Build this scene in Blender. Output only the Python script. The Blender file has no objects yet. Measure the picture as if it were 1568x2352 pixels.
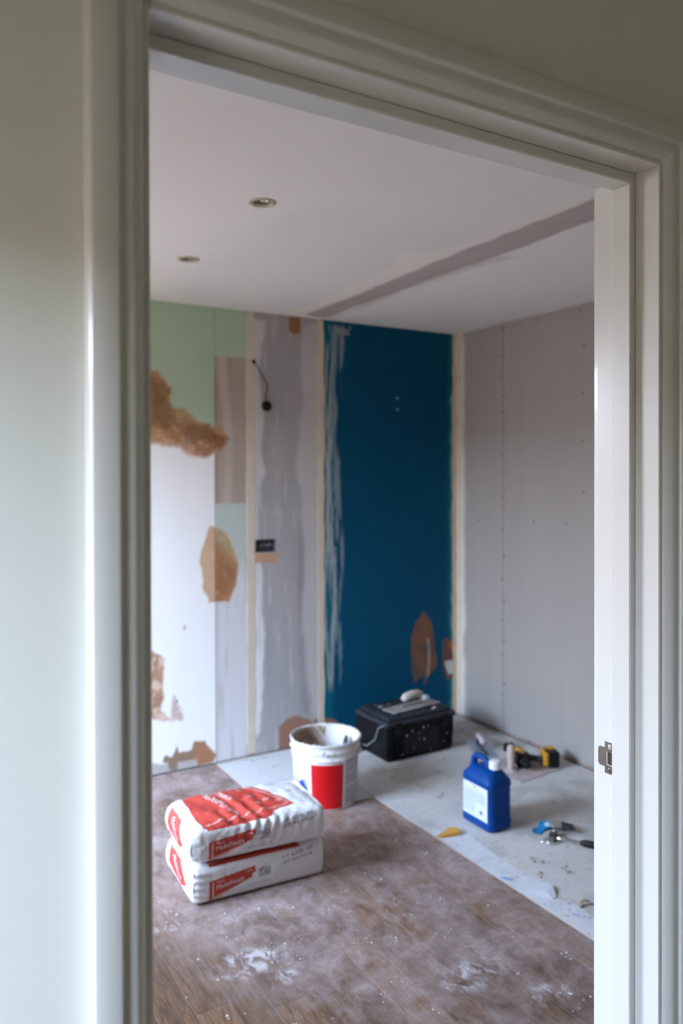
import bpy, math, random
import numpy as np
from mathutils import Vector, Matrix
SC = bpy.context.scene
COL = SC.collection
random.seed(4)
# ---------------- camera -------------------------------------------------
YAW, PIT, ROL = math.radians(30.589), math.radians(.47), math.radians(-.129)
cd = bpy.data.cameras.new('camera'); cam = bpy.data.objects.new('camera', cd); COL.objects.link(cam)
fw = Vector((math.sin(YAW)*math.cos(PIT), math.cos(YAW)*math.cos(PIT), -math.sin(PIT)))
r0 = Vector((math.cos(YAW), -math.sin(YAW), 0)); u0 = r0.cross(fw)
rr = r0*math.cos(ROL)+u0*math.sin(ROL); uu = -r0*math.sin(ROL)+u0*math.cos(ROL)
M = Matrix((rr, uu, -fw)).transposed().to_4x4(); M.translation = Vector((0, 0, 1.48))
cam.matrix_world = M
cd.sensor_fit = 'VERTICAL'; cd.sensor_height = 36; cd.sensor_width = 24
cd.lens = 1785/2352*36
cd.shift_y = -(1176-1105.9)/2352
cd.clip_start = .02
cd.dof.use_dof = True; cd.dof.focus_distance = 1.42; cd.dof.aperture_fstop = 3.0
SC.camera = cam
# ---------------- light --------------------------------------------------
SKY = 46; EXPOSURE = 0.0
SC.view_settings.view_transform = 'Standard'; SC.view_settings.look = 'None'
SC.view_settings.exposure = EXPOSURE; SC.view_settings.gamma = 1
SC.view_settings.use_curve_mapping = False
w = bpy.data.worlds.new('sky'); SC.world = w; w.use_nodes = True
nt = w.node_tree; nt.nodes.clear()
wo = nt.nodes.new('ShaderNodeOutputWorld'); bg = nt.nodes.new('ShaderNodeBackground')
tc = nt.nodes.new('ShaderNodeTexCoord'); sp = nt.nodes.new('ShaderNodeSeparateXYZ'); cr = nt.nodes.new('ShaderNodeValToRGB')
nt.links.new(tc.outputs['Generated'], sp.inputs[0]); nt.links.new(sp.outputs['Z'], cr.inputs[0])
nt.links.new(cr.outputs[0], bg.inputs[0]); nt.links.new(bg.outputs[0], wo.inputs[0])
e = cr.color_ramp.elements                      # overcast dome, paler at the horizon, cooler overhead
e[0].position = 0; e[0].color = (.95, 1.05, 1.22, 1)
e[1].position = 1; e[1].color = (.13, .19, .30, 1)
m_ = cr.color_ramp.elements.new(.38); m_.color = (.69, .90, 1.23, 1)
bg.inputs[1].default_value = SKY
def portal(name, loc, rot, sx, sy):
    l = bpy.data.lights.new(name, 'AREA'); l.shape = 'RECTANGLE'; l.size = sx; l.size_y = sy
    l.cycles.is_portal = True
    o = bpy.data.objects.new(name, l); COL.objects.link(o); o.location = loc; o.rotation_euler = rot
WX = -0.5                                         # inner face of the outside wall, left of both rooms
RWY0, RWY1, RWZ0, RWZ1 = 2.35, 3.50, .04, 2.02    # patio doorway of the room
HWY0, HWY1, HWZ0, HWZ1 = .28, .73, .25, 1.85
portal('daylight_portal', (WX-.02, (RWY0+RWY1)/2, (RWZ0+RWZ1)/2), (0, -math.pi/2, 0), RWZ1-RWZ0, RWY1-RWY0)
portal('daylight_portal', (WX-.02, (HWY0+HWY1)/2, (HWZ0+HWZ1)/2), (0, -math.pi/2, 0), HWZ1-HWZ0, HWY1-HWY0)
SC.cycles.use_denoising = True
SC.cycles.max_bounces = 10; SC.cycles.diffuse_bounces = 7; SC.cycles.glossy_bounces = 4
SC.cycles.sample_clamp_indirect = 8
# ---------------- helpers ------------------------------------------------
def srgb(r, g, b):
    f = lambda c: (c/255/12.92 if c/255 <= .04045 else ((c/255+.055)/1.055)**2.4)
    return (f(r), f(g), f(b), 1)
def mat(name, color=(.5, .5, .5), rough=.6, metal=0, attr=False, noise=0, nscale=20, bump=0, bscale=80, spec=.5, coat=0, stretch=(1, 1, 1)):
    m = bpy.data.materials.new(name); m.use_nodes = True; t = m.node_tree; N = t.nodes; L = t.links
    b = N['Principled BSDF']; b.inputs['Roughness'].default_value = rough; b.inputs['Metallic'].default_value = metal
    b.inputs['Specular IOR Level'].default_value = spec; b.inputs['Coat Weight'].default_value = coat
    c = tuple(color[:3])+(1,); src = None
    g = N.new('ShaderNodeNewGeometry'); mp = N.new('ShaderNodeMapping'); mp.inputs['Scale'].default_value = stretch
    L.new(g.outputs['Position'], mp.inputs[0])
    if attr:
        a = N.new('ShaderNodeAttribute'); a.attribute_name = 'tint'; src = a.outputs['Color']
    if noise:
        n = N.new('ShaderNodeTexNoise'); n.inputs['Scale'].default_value = nscale; n.inputs['Detail'].default_value = 6
        L.new(mp.outputs[0], n.inputs['Vector'])
        mr = N.new('ShaderNodeMapRange'); mr.inputs[1].default_value = .25; mr.inputs[2].default_value = .75
        mr.inputs[3].default_value = 1-noise; mr.inputs[4].default_value = 1+noise
        L.new(n.outputs['Fac'], mr.inputs[0])
        mx = N.new('ShaderNodeVectorMath'); mx.operation = 'MULTIPLY'
        if src: L.new(src, mx.inputs[0])
        else: mx.inputs[0].default_value = c[:3]
        L.new(mr.outputs[0], mx.inputs[1]); src = mx.outputs[0]
    if src: L.new(src, b.inputs['Base Color'])
    else: b.inputs['Base Color'].default_value = c
    if bump:
        n = N.new('ShaderNodeTexNoise'); n.inputs['Scale'].default_value = bscale; n.inputs['Detail'].default_value = 5
        L.new(mp.outputs[0], n.inputs['Vector'])
        bp = N.new('ShaderNodeBump'); bp.inputs['Strength'].default_value = bump; bp.inputs['Distance'].default_value = .004
        L.new(n.outputs['Fac'], bp.inputs['Height']); L.new(bp.outputs[0], b.inputs['Normal'])
    return m
def mesh(name, V, F, m=None, parent=None, smooth=False, colors=None, angle=None):
    me = bpy.data.meshes.new(name)
    me.from_pydata([tuple(map(float, v)) for v in V], [], [tuple(map(int, f)) for f in F])
    if m: me.materials.append(m)
    if colors is not None:
        a = me.color_attributes.new('tint', 'FLOAT_COLOR', 'POINT')
        c = np.ones((len(V), 4), np.float32); c[:, :3] = colors; a.data.foreach_set('color', c.ravel())
    if smooth or angle: me.polygons.foreach_set('use_smooth', [True]*len(me.polygons))
    me.update()
    if angle: me.set_sharp_from_angle(angle=math.radians(angle))
    o = bpy.data.objects.new(name, me); COL.objects.link(o)
    if parent: o.parent = parent
    return o
def empty(name, loc=(0, 0, 0), rz=0, parent=None):
    o = bpy.data.objects.new(name, None); COL.objects.link(o); o.location = loc; o.rotation_euler = (0, 0, rz)
    o.empty_display_size = .05
    if parent: o.parent = parent
    return o
def tag(o, label=None, cat=None, group=None, kind=None):
    if label: o['label'] = label
    if cat: o['category'] = cat
    if group: o['group'] = group
    if kind: o['kind'] = kind
    return o
class MB:
    def __init__(s): s.V = []; s.F = []
    def add(s, V, F, T=None):
        n = len(s.V)
        for v in V: s.V.append(tuple(T @ Vector(v)) if T is not None else tuple(v))
        s.F += [tuple(i+n for i in f) for f in F]; return s
    def box(s, x0, x1, y0, y1, z0, z1, c=0, T=None):
        if c <= 0:
            V = [(x, y, z) for x in (x0, x1) for y in (y0, y1) for z in (z0, z1)]
            F = [(0, 1, 3, 2), (4, 6, 7, 5), (0, 4, 5, 1), (2, 3, 7, 6), (0, 2, 6, 4), (1, 5, 7, 3)]
            return s.add(V, F, T)
        V = []; idx = {}
        def v(*p):
            if p not in idx: idx[p] = len(V); V.append(p)
            return idx[p]
        X = (x0, x1); Y = (y0, y1); Z = (z0, z1); F = []
        def P(ax, i, j, k):
            q = [X[i], Y[j], Z[k]]; sg = [1 if n == 0 else -1 for n in (i, j, k)]
            for a in range(3):
                if a != ax: q[a] += sg[a]*c
            return v(*q)
        for ax in range(3):
            for sd in (0, 1):
                l = []
                for a, b in ((0, 0), (1, 0), (1, 1), (0, 1)):
                    t = [a, b]; t.insert(ax, sd); l.append(P(ax, *t))
                flip = (sd == 0) ^ (ax == 1)
                F.append(tuple(l[::-1] if flip else l))
        for ax in range(3):
            a1, a2 = [a for a in range(3) if a != ax]
            for i in (0, 1):
                for j in (0, 1):
                    t = [0, 0, 0]; t[a1] = i; t[a2] = j; t[ax] = 0; p0 = tuple(t); t[ax] = 1; p1 = tuple(t)
                    F.append((P(a1, *p0), P(a1, *p1), P(a2, *p1), P(a2, *p0)))
        for i in (0, 1):
            for j in (0, 1):
                for k in (0, 1): F.append((P(0, i, j, k), P(1, i, j, k), P(2, i, j, k)))
        return s.add(V, F, T)
    def lathe(s, prof, n=32, T=None, cap0=False, cap1=False, close=False):
        V = []; F = []; k = len(prof)
        for i in range(n):
            a = 2*math.pi*i/n
            for r, z in prof: V.append((r*math.cos(a), r*math.sin(a), z))
        for i in range(n):
            j = (i+1) % n
            for q in range(k-1+(1 if close else 0)):
                q2 = (q+1) % k; F.append((i*k+q, j*k+q, j*k+q2, i*k+q2))
        if cap0: F.append(tuple(i*k for i in range(n))[::-1])
        if cap1: F.append(tuple(i*k+k-1 for i in range(n)))
        return s.add(V, F, T)
    def tube(s, pts, r, n=10, T=None, flat=1.0):
        pts = [Vector(p) for p in pts]; R = r if isinstance(r, (list, tuple)) else [r]*len(pts); V = []; F = []
        prev = None
        for i, p in enumerate(pts):
            d = (pts[min(i+1, len(pts)-1)]-pts[max(i-1, 0)]).normalized()
            up = prev if prev else (Vector((0, 0, 1)) if abs(d.z) < .9 else Vector((1, 0, 0)))
            x = d.cross(up).normalized(); y = x.cross(d).normalized(); prev = y
            for k in range(n):
                a = 2*math.pi*k/n; V.append(tuple(p+x*math.cos(a)*R[i]+y*math.sin(a)*R[i]*flat))
        for i in range(len(pts)-1):
            for k in range(n):
                k2 = (k+1) % n; F.append((i*n+k, i*n+k2, (i+1)*n+k2, (i+1)*n+k))
        F.append(tuple(range(n))[::-1]); F.append(tuple((len(pts)-1)*n+k for k in range(n)))
        return s.add(V, F, T)
    def prism(s, poly, z0, z1, T=None):
        n = len(poly); V = [(x, y, z0) for x, y in poly]+[(x, y, z1) for x, y in poly]
        a = sum(poly[i][0]*poly[(i+1) % n][1]-poly[(i+1) % n][0]*poly[i][1] for i in range(n))
        F = [tuple(range(n))[::-1], tuple(range(n, 2*n))]+[(i, (i+1) % n, (i+1) % n+n, i+n) for i in range(n)]
        if a < 0: F = [f[::-1] for f in F]
        return s.add(V, F, T)
    def build(s, name, m=None, parent=None, smooth=False, angle=None): return mesh(name, s.V, s.F, m, parent, smooth, None, angle)
def T(loc=(0, 0, 0), rx=0, ry=0, rz=0):
    return Matrix.Translation(loc) @ Matrix.Rotation(rz, 4, 'Z') @ Matrix.Rotation(ry, 4, 'Y') @ Matrix.Rotation(rx, 4, 'X')
def rot_to(d, loc=(0, 0, 0)):
    q = Vector(d).to_track_quat('Z', 'Y'); return Matrix.Translation(loc) @ q.to_matrix().to_4x4()
# ---- lattice noise on numpy arrays
def vn(x, y, seed=0):
    xi = np.floor(x).astype(np.int64); yi = np.floor(y).astype(np.int64); fx = x-xi; fy = y-yi
    fx = fx*fx*(3-2*fx); fy = fy*fy*(3-2*fy)
    def h(a, b):
        n = (a*374761393+b*668265263+seed*974634777) & 0x7fffffff
        n = ((n ^ (n >> 13))*1274126177) & 0x7fffffff
        n = (n ^ (n >> 16)) & 0xffff
        return n/65535.
    return (h(xi, yi)*(1-fx)+h(xi+1, yi)*fx)*(1-fy)+(h(xi, yi+1)*(1-fx)+h(xi+1, yi+1)*fx)*fy
def fbm(x, y, s=1, seed=0, o=4):
    v = 0; a = .5; t = 0
    for i in range(o): v = v+a*vn(x*s, y*s, seed+i*17); t += a; a *= .55; s *= 2.1
    return v/t
def sm(a, b, x): t = np.clip((x-a)/(b-a), 0, 1); return t*t*(3-2*t)
def pmask(X, Y, poly, wob=.015, sc=20, soft=.006, seed=3):
    x = X+(fbm(X, Y, sc, seed)-.5)*2*wob; y = Y+(fbm(X, Y, sc, seed+50)-.5)*2*wob
    n = len(poly); ins = np.zeros(x.shape, bool); dm = np.full(x.shape, 9.)
    for i in range(n):
        ax, ay = poly[i]; bx, by = poly[(i+1) % n]
        c = ((ay > y) != (by > y)) & (x < (bx-ax)*(y-ay)/((by-ay) if by != ay else 1e-9)+ax); ins ^= c
        L = (bx-ax)**2+(by-ay)**2+1e-12; t = np.clip(((x-ax)*(bx-ax)+(y-ay)*(by-ay))/L, 0, 1)
        dm = np.minimum(dm, np.hypot(x-ax-t*(bx-ax), y-ay-t*(by-ay)))
    return sm(-soft, soft, np.where(ins, dm, -dm))
def blob(X, Y, cx, cy, rx, ry, wob=.3, seed=0):
    d = np.hypot((X-cx)/rx, (Y-cy)/ry)+(fbm((X-cx)/rx, (Y-cy)/ry, 1.5, seed)-.5)*2*wob
    return 1-sm(.75, 1.1, d)
def mix(c, col, m):
    m = np.clip(m, 0, 1)[..., None]; return c*(1-m)+np.array(col[:3])*m
def grid(name, us, vs, fn, colfn, m, parent=None, flip=False, skip=None, smooth=False):
    U, Vv = np.meshgrid(us, vs); X, Y, Z = fn(U, Vv)
    nu, nv = len(us), len(vs); V = np.stack([X.ravel(), Y.ravel(), Z.ravel()], 1).astype(np.float32)
    i = np.arange(nv-1)[:, None]*nu+np.arange(nu-1)[None, :]
    Fq = np.stack([i, i+1, i+nu+1, i+nu], -1)
    if flip: Fq = Fq[..., ::-1]
    Fq = Fq.reshape(-1, 4)
    if skip is not None:
        cu = (U[:-1, :-1]+U[1:, 1:])/2; cv = (Vv[:-1, :-1]+Vv[1:, 1:])/2; Fq = Fq[~skip(cu, cv).ravel()]
    me = bpy.data.meshes.new(name); nf = len(Fq)
    me.vertices.add(len(V)); me.vertices.foreach_set('co', V.ravel())
    me.loops.add(nf*4); me.loops.foreach_set('vertex_index', Fq.ravel().astype(np.int32))
    me.polygons.add(nf); me.polygons.foreach_set('loop_start', np.arange(0, nf*4, 4, dtype=np.int32))
    me.polygons.foreach_set('loop_total', np.full(nf, 4, np.int32))
    me.update(calc_edges=True)
    me.polygons.foreach_set('use_smooth', np.full(nf, smooth))
    me.materials.append(m)
    if colfn is not None:
        a = me.color_attributes.new('tint', 'FLOAT_COLOR', 'POINT'); c = np.ones((len(V), 4), np.float32)
        c[:, :3] = np.clip(colfn(U, Vv), 0.001, .95).reshape(-1, 3); a.data.foreach_set('color', c.ravel())
    o = bpy.data.objects.new(name, me); COL.objects.link(o)
    if parent: o.parent = parent
    return o
def text_geo(s, size=1.0):
    cu = bpy.data.curves.new('t', 'FONT'); cu.body = s; cu.size = size; cu.resolution_u = 2
    o = bpy.data.objects.new('t', cu); COL.objects.link(o)
    me = o.to_mesh(); V = [tuple(v.co) for v in me.vertices]; F = [tuple(p.vertices) for p in me.polygons]
    o.to_mesh_clear(); bpy.data.objects.remove(o); bpy.data.curves.remove(cu)
    if V:
        x0 = min(v[0] for v in V); x1 = max(v[0] for v in V); y0 = min(v[1] for v in V); y1 = max(v[1] for v in V)
        V = [((v[0]-x0)/(x1-x0), (v[1]-y0)/(y1-y0)) for v in V]
    return V, F
P = {'stain_upper': [[1.124, 1.996], [1.178, 1.989], [1.237, 1.928], [1.25, 1.831], [1.299, 1.822], [1.368, 1.759], [1.461, 1.729], [1.508, 1.708], [1.537, 1.664], [1.508, 1.607], [1.413, 1.577], [1.344, 1.583], [1.287, 1.615], [1.209, 1.625], [1.122, 1.638]],
 'stain_dark1': [[1.134, 1.954], [1.21, 1.916], [1.237, 1.841], [1.254, 1.766], [1.232, 1.712], [1.133, 1.73]],
 'stain_dark2': [[1.345, 1.737], [1.449, 1.718], [1.527, 1.675], [1.512, 1.614], [1.437, 1.657], [1.344, 1.66], [1.31, 1.616], [1.31, 1.703]],
 'patch_mid': [[1.442, 1.222], [1.482, 1.205], [1.53, 1.181], [1.573, 1.095], [1.592, 1.008], [1.585, 0.918], [1.543, 0.83], [1.429, 0.829], [1.401, 0.92], [1.395, 0.998], [1.379, 1.043], [1.412, 1.152]],
 'patch_mid_dark': [[1.475, 1.183], [1.501, 1.114], [1.566, 1.032], [1.587, 0.963], [1.572, 0.896], [1.529, 0.854], [1.467, 0.899], [1.458, 1.016]],
 'patch_left': [[1.118, 0.621], [1.2, 0.578], [1.196, 0.471], [1.182, 0.322], [1.23, 0.253], [1.116, 0.279]],
 'patch_socket': [[1.244, 0.395], [1.26, 0.375], [1.289, 0.305], [1.293, 0.25], [1.235, 0.259], [1.23, 0.325]],
 'base_brown': [[1.185, 0.058], [1.203, 0.091], [1.236, 0.074], [1.259, 0.131], [1.274, 0.093], [1.338, 0.095], [1.35, 0.135], [1.408, 0.127], [1.443, 0.076], [1.471, 0.041], [1.454, 0.006], [1.372, 0.011], [1.365, 0.045], [1.265, 0.047], [1.265, 0.007], [1.22, 0.016], [1.214, 0.052]],
 'base_strip': [[1.115, 0.071], [1.181, 0.052], [1.258, 0.052], [1.365, 0.045], [1.388, 0.001], [1.147, -0.004], [1.115, -0.01]],
 'dark_top': [[1.89, 2.333], [1.964, 2.34], [1.964, 2.253], [1.927, 2.242], [1.895, 2.254]],
 'bucket_brown': [[1.825, -0.001], [1.828, 0.123], [1.857, 0.158], [1.931, 0.169], [2.006, 0.145], [2.038, 0.111], [2.044, 0.144], [2.099, 0.13], [2.177, 0.106], [2.205, 0.076], [2.093, 0.01], [1.904, 0.015], [1.891, -0.006]],
 'teal_scar': [[2.788, 0.665], [2.847, 0.589], [2.87, 0.481], [2.879, 0.401], [2.896, 0.32], [2.846, 0.278], [2.814, 0.262], [2.807, 0.221], [2.791, 0.223], [2.788, 0.281], [2.717, 0.238], [2.704, 0.318], [2.698, 0.526], [2.734, 0.6]],
 'teal_scar2': [[2.939, 0.487], [3.0, 0.472], [3.02, 0.411], [3.027, 0.236], [2.962, 0.231], [2.932, 0.315], [2.929, 0.422]],
 'teal_scar2_white': [[2.946, 0.34], [3.013, 0.345], [3.03, 0.262], [2.979, 0.255]],
 'tan_patch': [[1.467, 2.085], [1.635, 2.098], [1.633, 1.336], [1.464, 1.339]],
 'skim_left': [[1.706, 2.298], [1.761, 2.292], [1.725, 2.151], [1.717, 2.035], [1.744, 1.784], [1.728, 1.622], [1.753, 1.507], [1.718, 1.415], [1.712, 1.231], [1.707, 1.139], [1.739, 0.93], [1.726, 0.769], [1.745, 0.535], [1.724, 0.307], [1.711, 0.124], [1.673, 0.073], [1.638, 0.079], [1.646, 2.292]],
 'skim_right': [[1.964, 2.17], [1.991, 2.291], [2.05, 2.32], [2.113, 2.327], [2.107, 0.008], [2.052, 0.138], [2.033, 0.261], [1.985, 0.364], [1.999, 0.505], [1.967, 0.7], [1.987, 0.912], [1.979, 1.127], [1.961, 1.223], [1.972, 1.341], [1.94, 1.507], [1.93, 1.554], [1.962, 1.697], [1.976, 1.934]],
 'skim_mid_dark': [[1.961, 1.246], [1.987, 1.079], [1.979, 0.913], [1.959, 0.653], [1.98, 0.508], [1.99, 0.339], [2.017, 0.168], [1.984, 0.173], [1.958, 0.367], [1.946, 0.63], [1.939, 0.916], [1.95, 1.128]],
 'teal_streaks': [[2.122, 2.315], [2.283, 2.324], [2.211, 2.068], [2.196, 1.702], [2.223, 1.263], [2.236, 1.066], [2.265, 0.967], [2.235, 0.674], [2.206, 0.309], [2.164, 0.291], [2.15, 0.609], [2.129, 0.975], [2.125, 1.459], [2.121, 1.942]],
 'sock_torn': [[1.664, 1.068], [1.829, 1.063], [1.818, 0.999], [1.764, 1.016], [1.726, 1.018], [1.671, 1.021]],
 'ceil_dark': [[1.952, 3.682], [2.093, 3.72], [2.09, 3.252], [2.079, 2.709], [2.092, 2.385], [2.087, 2.137], [2.08, 1.98], [2.075, 1.81], [1.919, 1.674], [1.922, 1.829], [1.923, 2.054], [1.926, 2.244], [1.931, 2.516], [1.937, 2.835], [1.953, 3.233]],
 'ceil_light': [[1.817, 3.67], [1.88, 3.453], [1.844, 3.054], [1.838, 2.79], [1.786, 2.584], [1.731, 2.489], [1.743, 2.434], [1.815, 2.461], [1.866, 2.298], [1.85, 2.041], [1.91, 1.666], [1.971, 1.72], [1.923, 2.054], [1.943, 2.531], [2.019, 3.26], [2.117, 3.762], [1.974, 3.775]],
 'ceil_low': [[2.122, 3.558], [2.135, 3.794], [2.128, 3.31], [2.104, 2.904], [2.131, 2.538], [2.153, 2.3], [2.013, 2.346], [2.026, 2.639], [2.024, 3.149]],
 'floor_strip': [[1.941, 2.608], [1.932, 2.229], [1.913, 1.676], [2.023, 1.769], [2.041, 1.864], [2.001, 1.961], [2.043, 1.975], [2.047, 2.042], [2.05, 2.111], [2.035, 2.176], [2.042, 2.28], [2.054, 2.45], [2.056, 2.507]],
 'flap': [[1.955, 2.015], [2.032, 2.023], [2.045, 1.991], [2.016, 1.943], [1.995, 1.939], [1.972, 1.978]],
 'blue_marks': [[1.957, 2.124], [1.936, 2.07], [1.981, 1.872], [2.027, 1.885], [2.021, 1.836], [2.011, 1.806], [1.995, 1.831]],
 'blue_curl': [[2.044, 1.847], [2.067, 1.849], [2.05, 1.828]],
 'clods': [[1.609, 3.712], [1.635, 3.682], [1.69, 3.684], [1.737, 3.678], [1.711, 3.552], [1.435, 3.677], [1.392, 3.656], [1.38, 3.683], [2.19, 2.826], [2.22, 2.848], [2.596, 2.517], [2.146, 2.186], [2.152, 2.147], [2.186, 2.074], [2.188, 2.04], [2.076, 2.088]],
 'screws': [[3.349, 2.16], [3.356, 2.042], [3.338, 1.929], [3.349, 1.836], [3.331, 1.736], [3.349, 1.6], [3.335, 1.496], [3.349, 1.357], [3.349, 1.163], [3.328, 1.016], [3.35, 0.885], [3.332, 0.758], [3.35, 0.648], [3.332, 0.527], [3.346, 0.45], [3.329, 0.292], [3.35, 0.225], [2.749, 2.126], [2.754, 1.89], [2.757, 1.649], [2.749, 1.39], [3.098, 1.226], [2.864, 1.226], [3.545, 1.211], [2.772, 2.312], [3.075, 2.313], [3.349, 2.311], [2.87, 0.024], [3.132, 0.015]],
 'teal_dots': [[2.601, 1.929], [2.601, 1.865]],
 'wire': [[1.685, 2.077], [1.7, 2.046], [1.722, 2.001], [1.745, 1.968], [1.75, 1.945], [1.742, 1.899], [1.742, 1.846]],
 'white_lumps': [[0.825, 2.559], [0.845, 2.516], [0.79, 2.52], [1.073, 2.211], [1.137, 2.186], [1.028, 2.198], [1.019, 2.116], [1.052, 2.108], [1.672, 1.555], [1.651, 1.515], [1.666, 1.569], [1.518, 1.964], [1.698, 1.519]]}
H, XR, YB = 2.34, 3.041, 3.756
# ---------------- materials ----------------------------------------------
m_wall = mat('hall_wall_paint', (.74, .74, .67), .75, bump=.05, bscale=300)
m_trim = mat('gloss_trim_paint', (.65, .635, .60), .28, bump=.04, bscale=60, stretch=(1, 1, .08), coat=.15)
m_ceilp = mat('ceiling_paint', rough=.9, attr=True, bump=.03, bscale=200)
m_board = mat('board_surface', rough=.85, attr=True, noise=.02, nscale=3, stretch=(2, 2, .5), bump=.05, bscale=150)
m_teal = mat('teal_wall_paint', rough=.6, attr=True, noise=.03, nscale=6, spec=.12)
m_tape = mat('joint_tape_paper', (.66, .57, .45), .85, noise=.05, nscale=15)
m_dark = mat('dark_gap', (.03, .03, .028), .9)
m_solid = mat('masonry', (.45, .42, .38), .9)
m_hall = mat('hall_dim_paint', (.56, .53, .42), .8)
m_shell = mat('plain_plaster', (.40, .29, .20), .9)
m_ground = mat('patio_paving', (.24, .16, .095), .9, noise=.2, nscale=3)
m_blocker = mat('sky_blocker_timber', (.22, .14, .08), .8, noise=.2, nscale=4, stretch=(1, 10, 1))
# ---------------- outside and shell ---------------------------------------
def struct(o): o['kind'] = 'structure'; return o
struct(MB().box(-9, WX-.22, -8, 9, -.14, -.06).build('ground', m_ground))
gw = struct(empty('sky_blocker_fence', (-4.4, 0, -.06)))  # unseen fence added outside to block low sky and shape the window light
for i in range(60):
    if i == 0: fb = MB().box(-.012, .012, 0, .25, 0, 2.25).build('plank', m_blocker, gw); fb.location = (0, -7.5, 0)
    else: c = fb.copy(); COL.objects.link(c); c.location = (.01*(i % 2), -7.5+i*.26, 0)
def frame_wall(name, ax, p0, p1, a0, a1, z0, z1, hole, m):   # wall slab with a rectangular hole
    b = MB(); h0, h1, hz0, hz1 = hole
    def s(u0, u1, w0, w1):
        if u1-u0 < 1e-4 or w1-w0 < 1e-4: return
        if ax == 'x': b.box(p0, p1, u0, u1, w0, w1)
        else: b.box(u0, u1, p0, p1, w0, w1)
    s(a0, h0, z0, z1); s(h1, a1, z0, z1); s(h0, h1, z0, hz0); s(h0, h1, hz1, z1)
    return struct(b.build(name, m))
frame_wall('wall_left', 'x', WX-.2, WX, .89, YB+.2, -.1, H+.2, (RWY0, RWY1, RWZ0, RWZ1), m_shell)
frame_wall('wall_hall_left', 'x', WX-.2, WX, -1.4, .89, -.1, H+.2, (HWY0, HWY1, HWZ0, HWZ1), m_hall)
struct(MB().box(WX-.2, 2.4, -1.6, -1.4, -.1, H+.2).build('wall_hall_rear', m_hall))
struct(MB().box(2.2, 2.4, -1.4, .828, -.1, H+.2).build('wall_hall_right', m_hall))
struct(MB().box(WX, 2.2, -1.4, .828, H+.01, H+.2).build('ceiling_hall', m_hall))
def win(n, y0, y1, z0, z1, mull):
    w_ = struct(empty(n, (WX-.1, (y0+y1)/2, z0))); b = MB(); W = (y1-y0)/2; Hh = z1-z0
    b.box(-.03, .03, -W, -W+.05, 0, Hh, .004); b.box(-.03, .03, W-.05, W, 0, Hh, .004)
    b.box(-.03, .03, -W+.05, W-.05, 0, .05, .004); b.box(-.03, .03, -W+.05, W-.05, Hh-.05, Hh, .004)
    b.build('window_frame', m_trim, w_)
    for y in mull: MB().box(-.02, .02, y-.025, y+.025, .05, Hh-.05, .003).build('mullion', m_trim, w_)
win('window_1', RWY0, RWY1, RWZ0, RWZ1, ())
win('window_2', HWY0, HWY1, HWZ0, HWZ1, ())
# door wall: the wall around the doorway and all that belongs to the doorway
LX0, LX1, LZ = .250, 1.089, 1.983                # lining faces
YN, YF = .826, .954                              # lining near and far edge
frame_wall('wall_front', 'y', .829, .951, WX, XR+.2, -.1, H+.15, (LX0-.02, LX1+.02, -.1, LZ+.02), m_wall)
frame_wall('wall_front_bounce_cut', 'y', .9511, .953, WX, XR, 0, H, (LX0-.02, LX1+.02, 0, LZ+.02), mat('bounce_cut_brown', (.26, .20, .155), .9))  # unseen dark layer added on the room side to cut bounced light
dr = struct(empty('door_1', ((LX0+LX1)/2, .89, 0)))
ox, oy = (LX0+LX1)/2, .89
def dbox(name, x0, x1, y0, y1, z0, z1, c=.0015, m=m_trim): return MB().box(x0-ox, x1-ox, y0-oy, y1-oy, z0, z1, c).build(name, m, dr)
dbox('door_jamb', LX0-.02, LX0, YN, YF, 0, LZ+.02)
dbox('door_jamb', LX1, LX1+.02, YN, YF, 0, LZ+.02)
dbox('door_head', LX0, LX1, YN, YF, LZ, LZ+.02)
dbox('door_stop', LX0, .264, .872, .911, 0, 1.965, .002)
dbox('door_stop', 1.075, LX1, .872, .911, 0, 1.965, .002)
dbox('door_stop', LX0, LX1, .872, .911, 1.965, LZ, .002)
prof = [(.008, 0), (.008, .004), (.0095, .0065), (.013, .0095), (.017, .0125), (.0205, .0142), (.024, .0145), (.033, .0145), (.0345, .0152), (.0355, .018), (.038, .0198), (.045, .0205), (.060, .0205), (.065, .0195), (.068, .0165), (.069, 0)]
def arch(kind):
    V = []; F = []; n = len(prof)
    for e_ in (0, 1):
        for s, t in prof:
            y = YN+.0025-t-oy
            if kind == 'l': V.append((LX0-s-ox, y, (0, LZ+s)[e_]))
            elif kind == 'r': V.append((LX1+s-ox, y, (0, LZ+s)[e_]))
            else: V.append(((LX0-s, LX1+s)[e_]-ox, y, LZ+s))
    for i in range(n-1):
        f = (i, i+1, n+i+1, n+i); F.append(f if kind != 'l' else f[::-1])
    F.append(tuple(range(n))); F.append(tuple(range(2*n-1, n-1, -1)))
    F.append((0, n, 2*n-1, n-1))
    return mesh('architrave', V, F, m_trim, dr, angle=25)
arch('l'); arch('h'); arch('r')
# room side architrave, plain
for x0, x1, z1 in ((LX0-.068, LX0-.006, LZ+.068), (LX1+.006, LX1+.068, LZ+.068)): dbox('architrave', x0, x1, .951, .969, 0, z1, .004)
dbox('architrave', LX0-.006, LX1+.006, .951, .969, LZ+.006, LZ+.068, .004)
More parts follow.
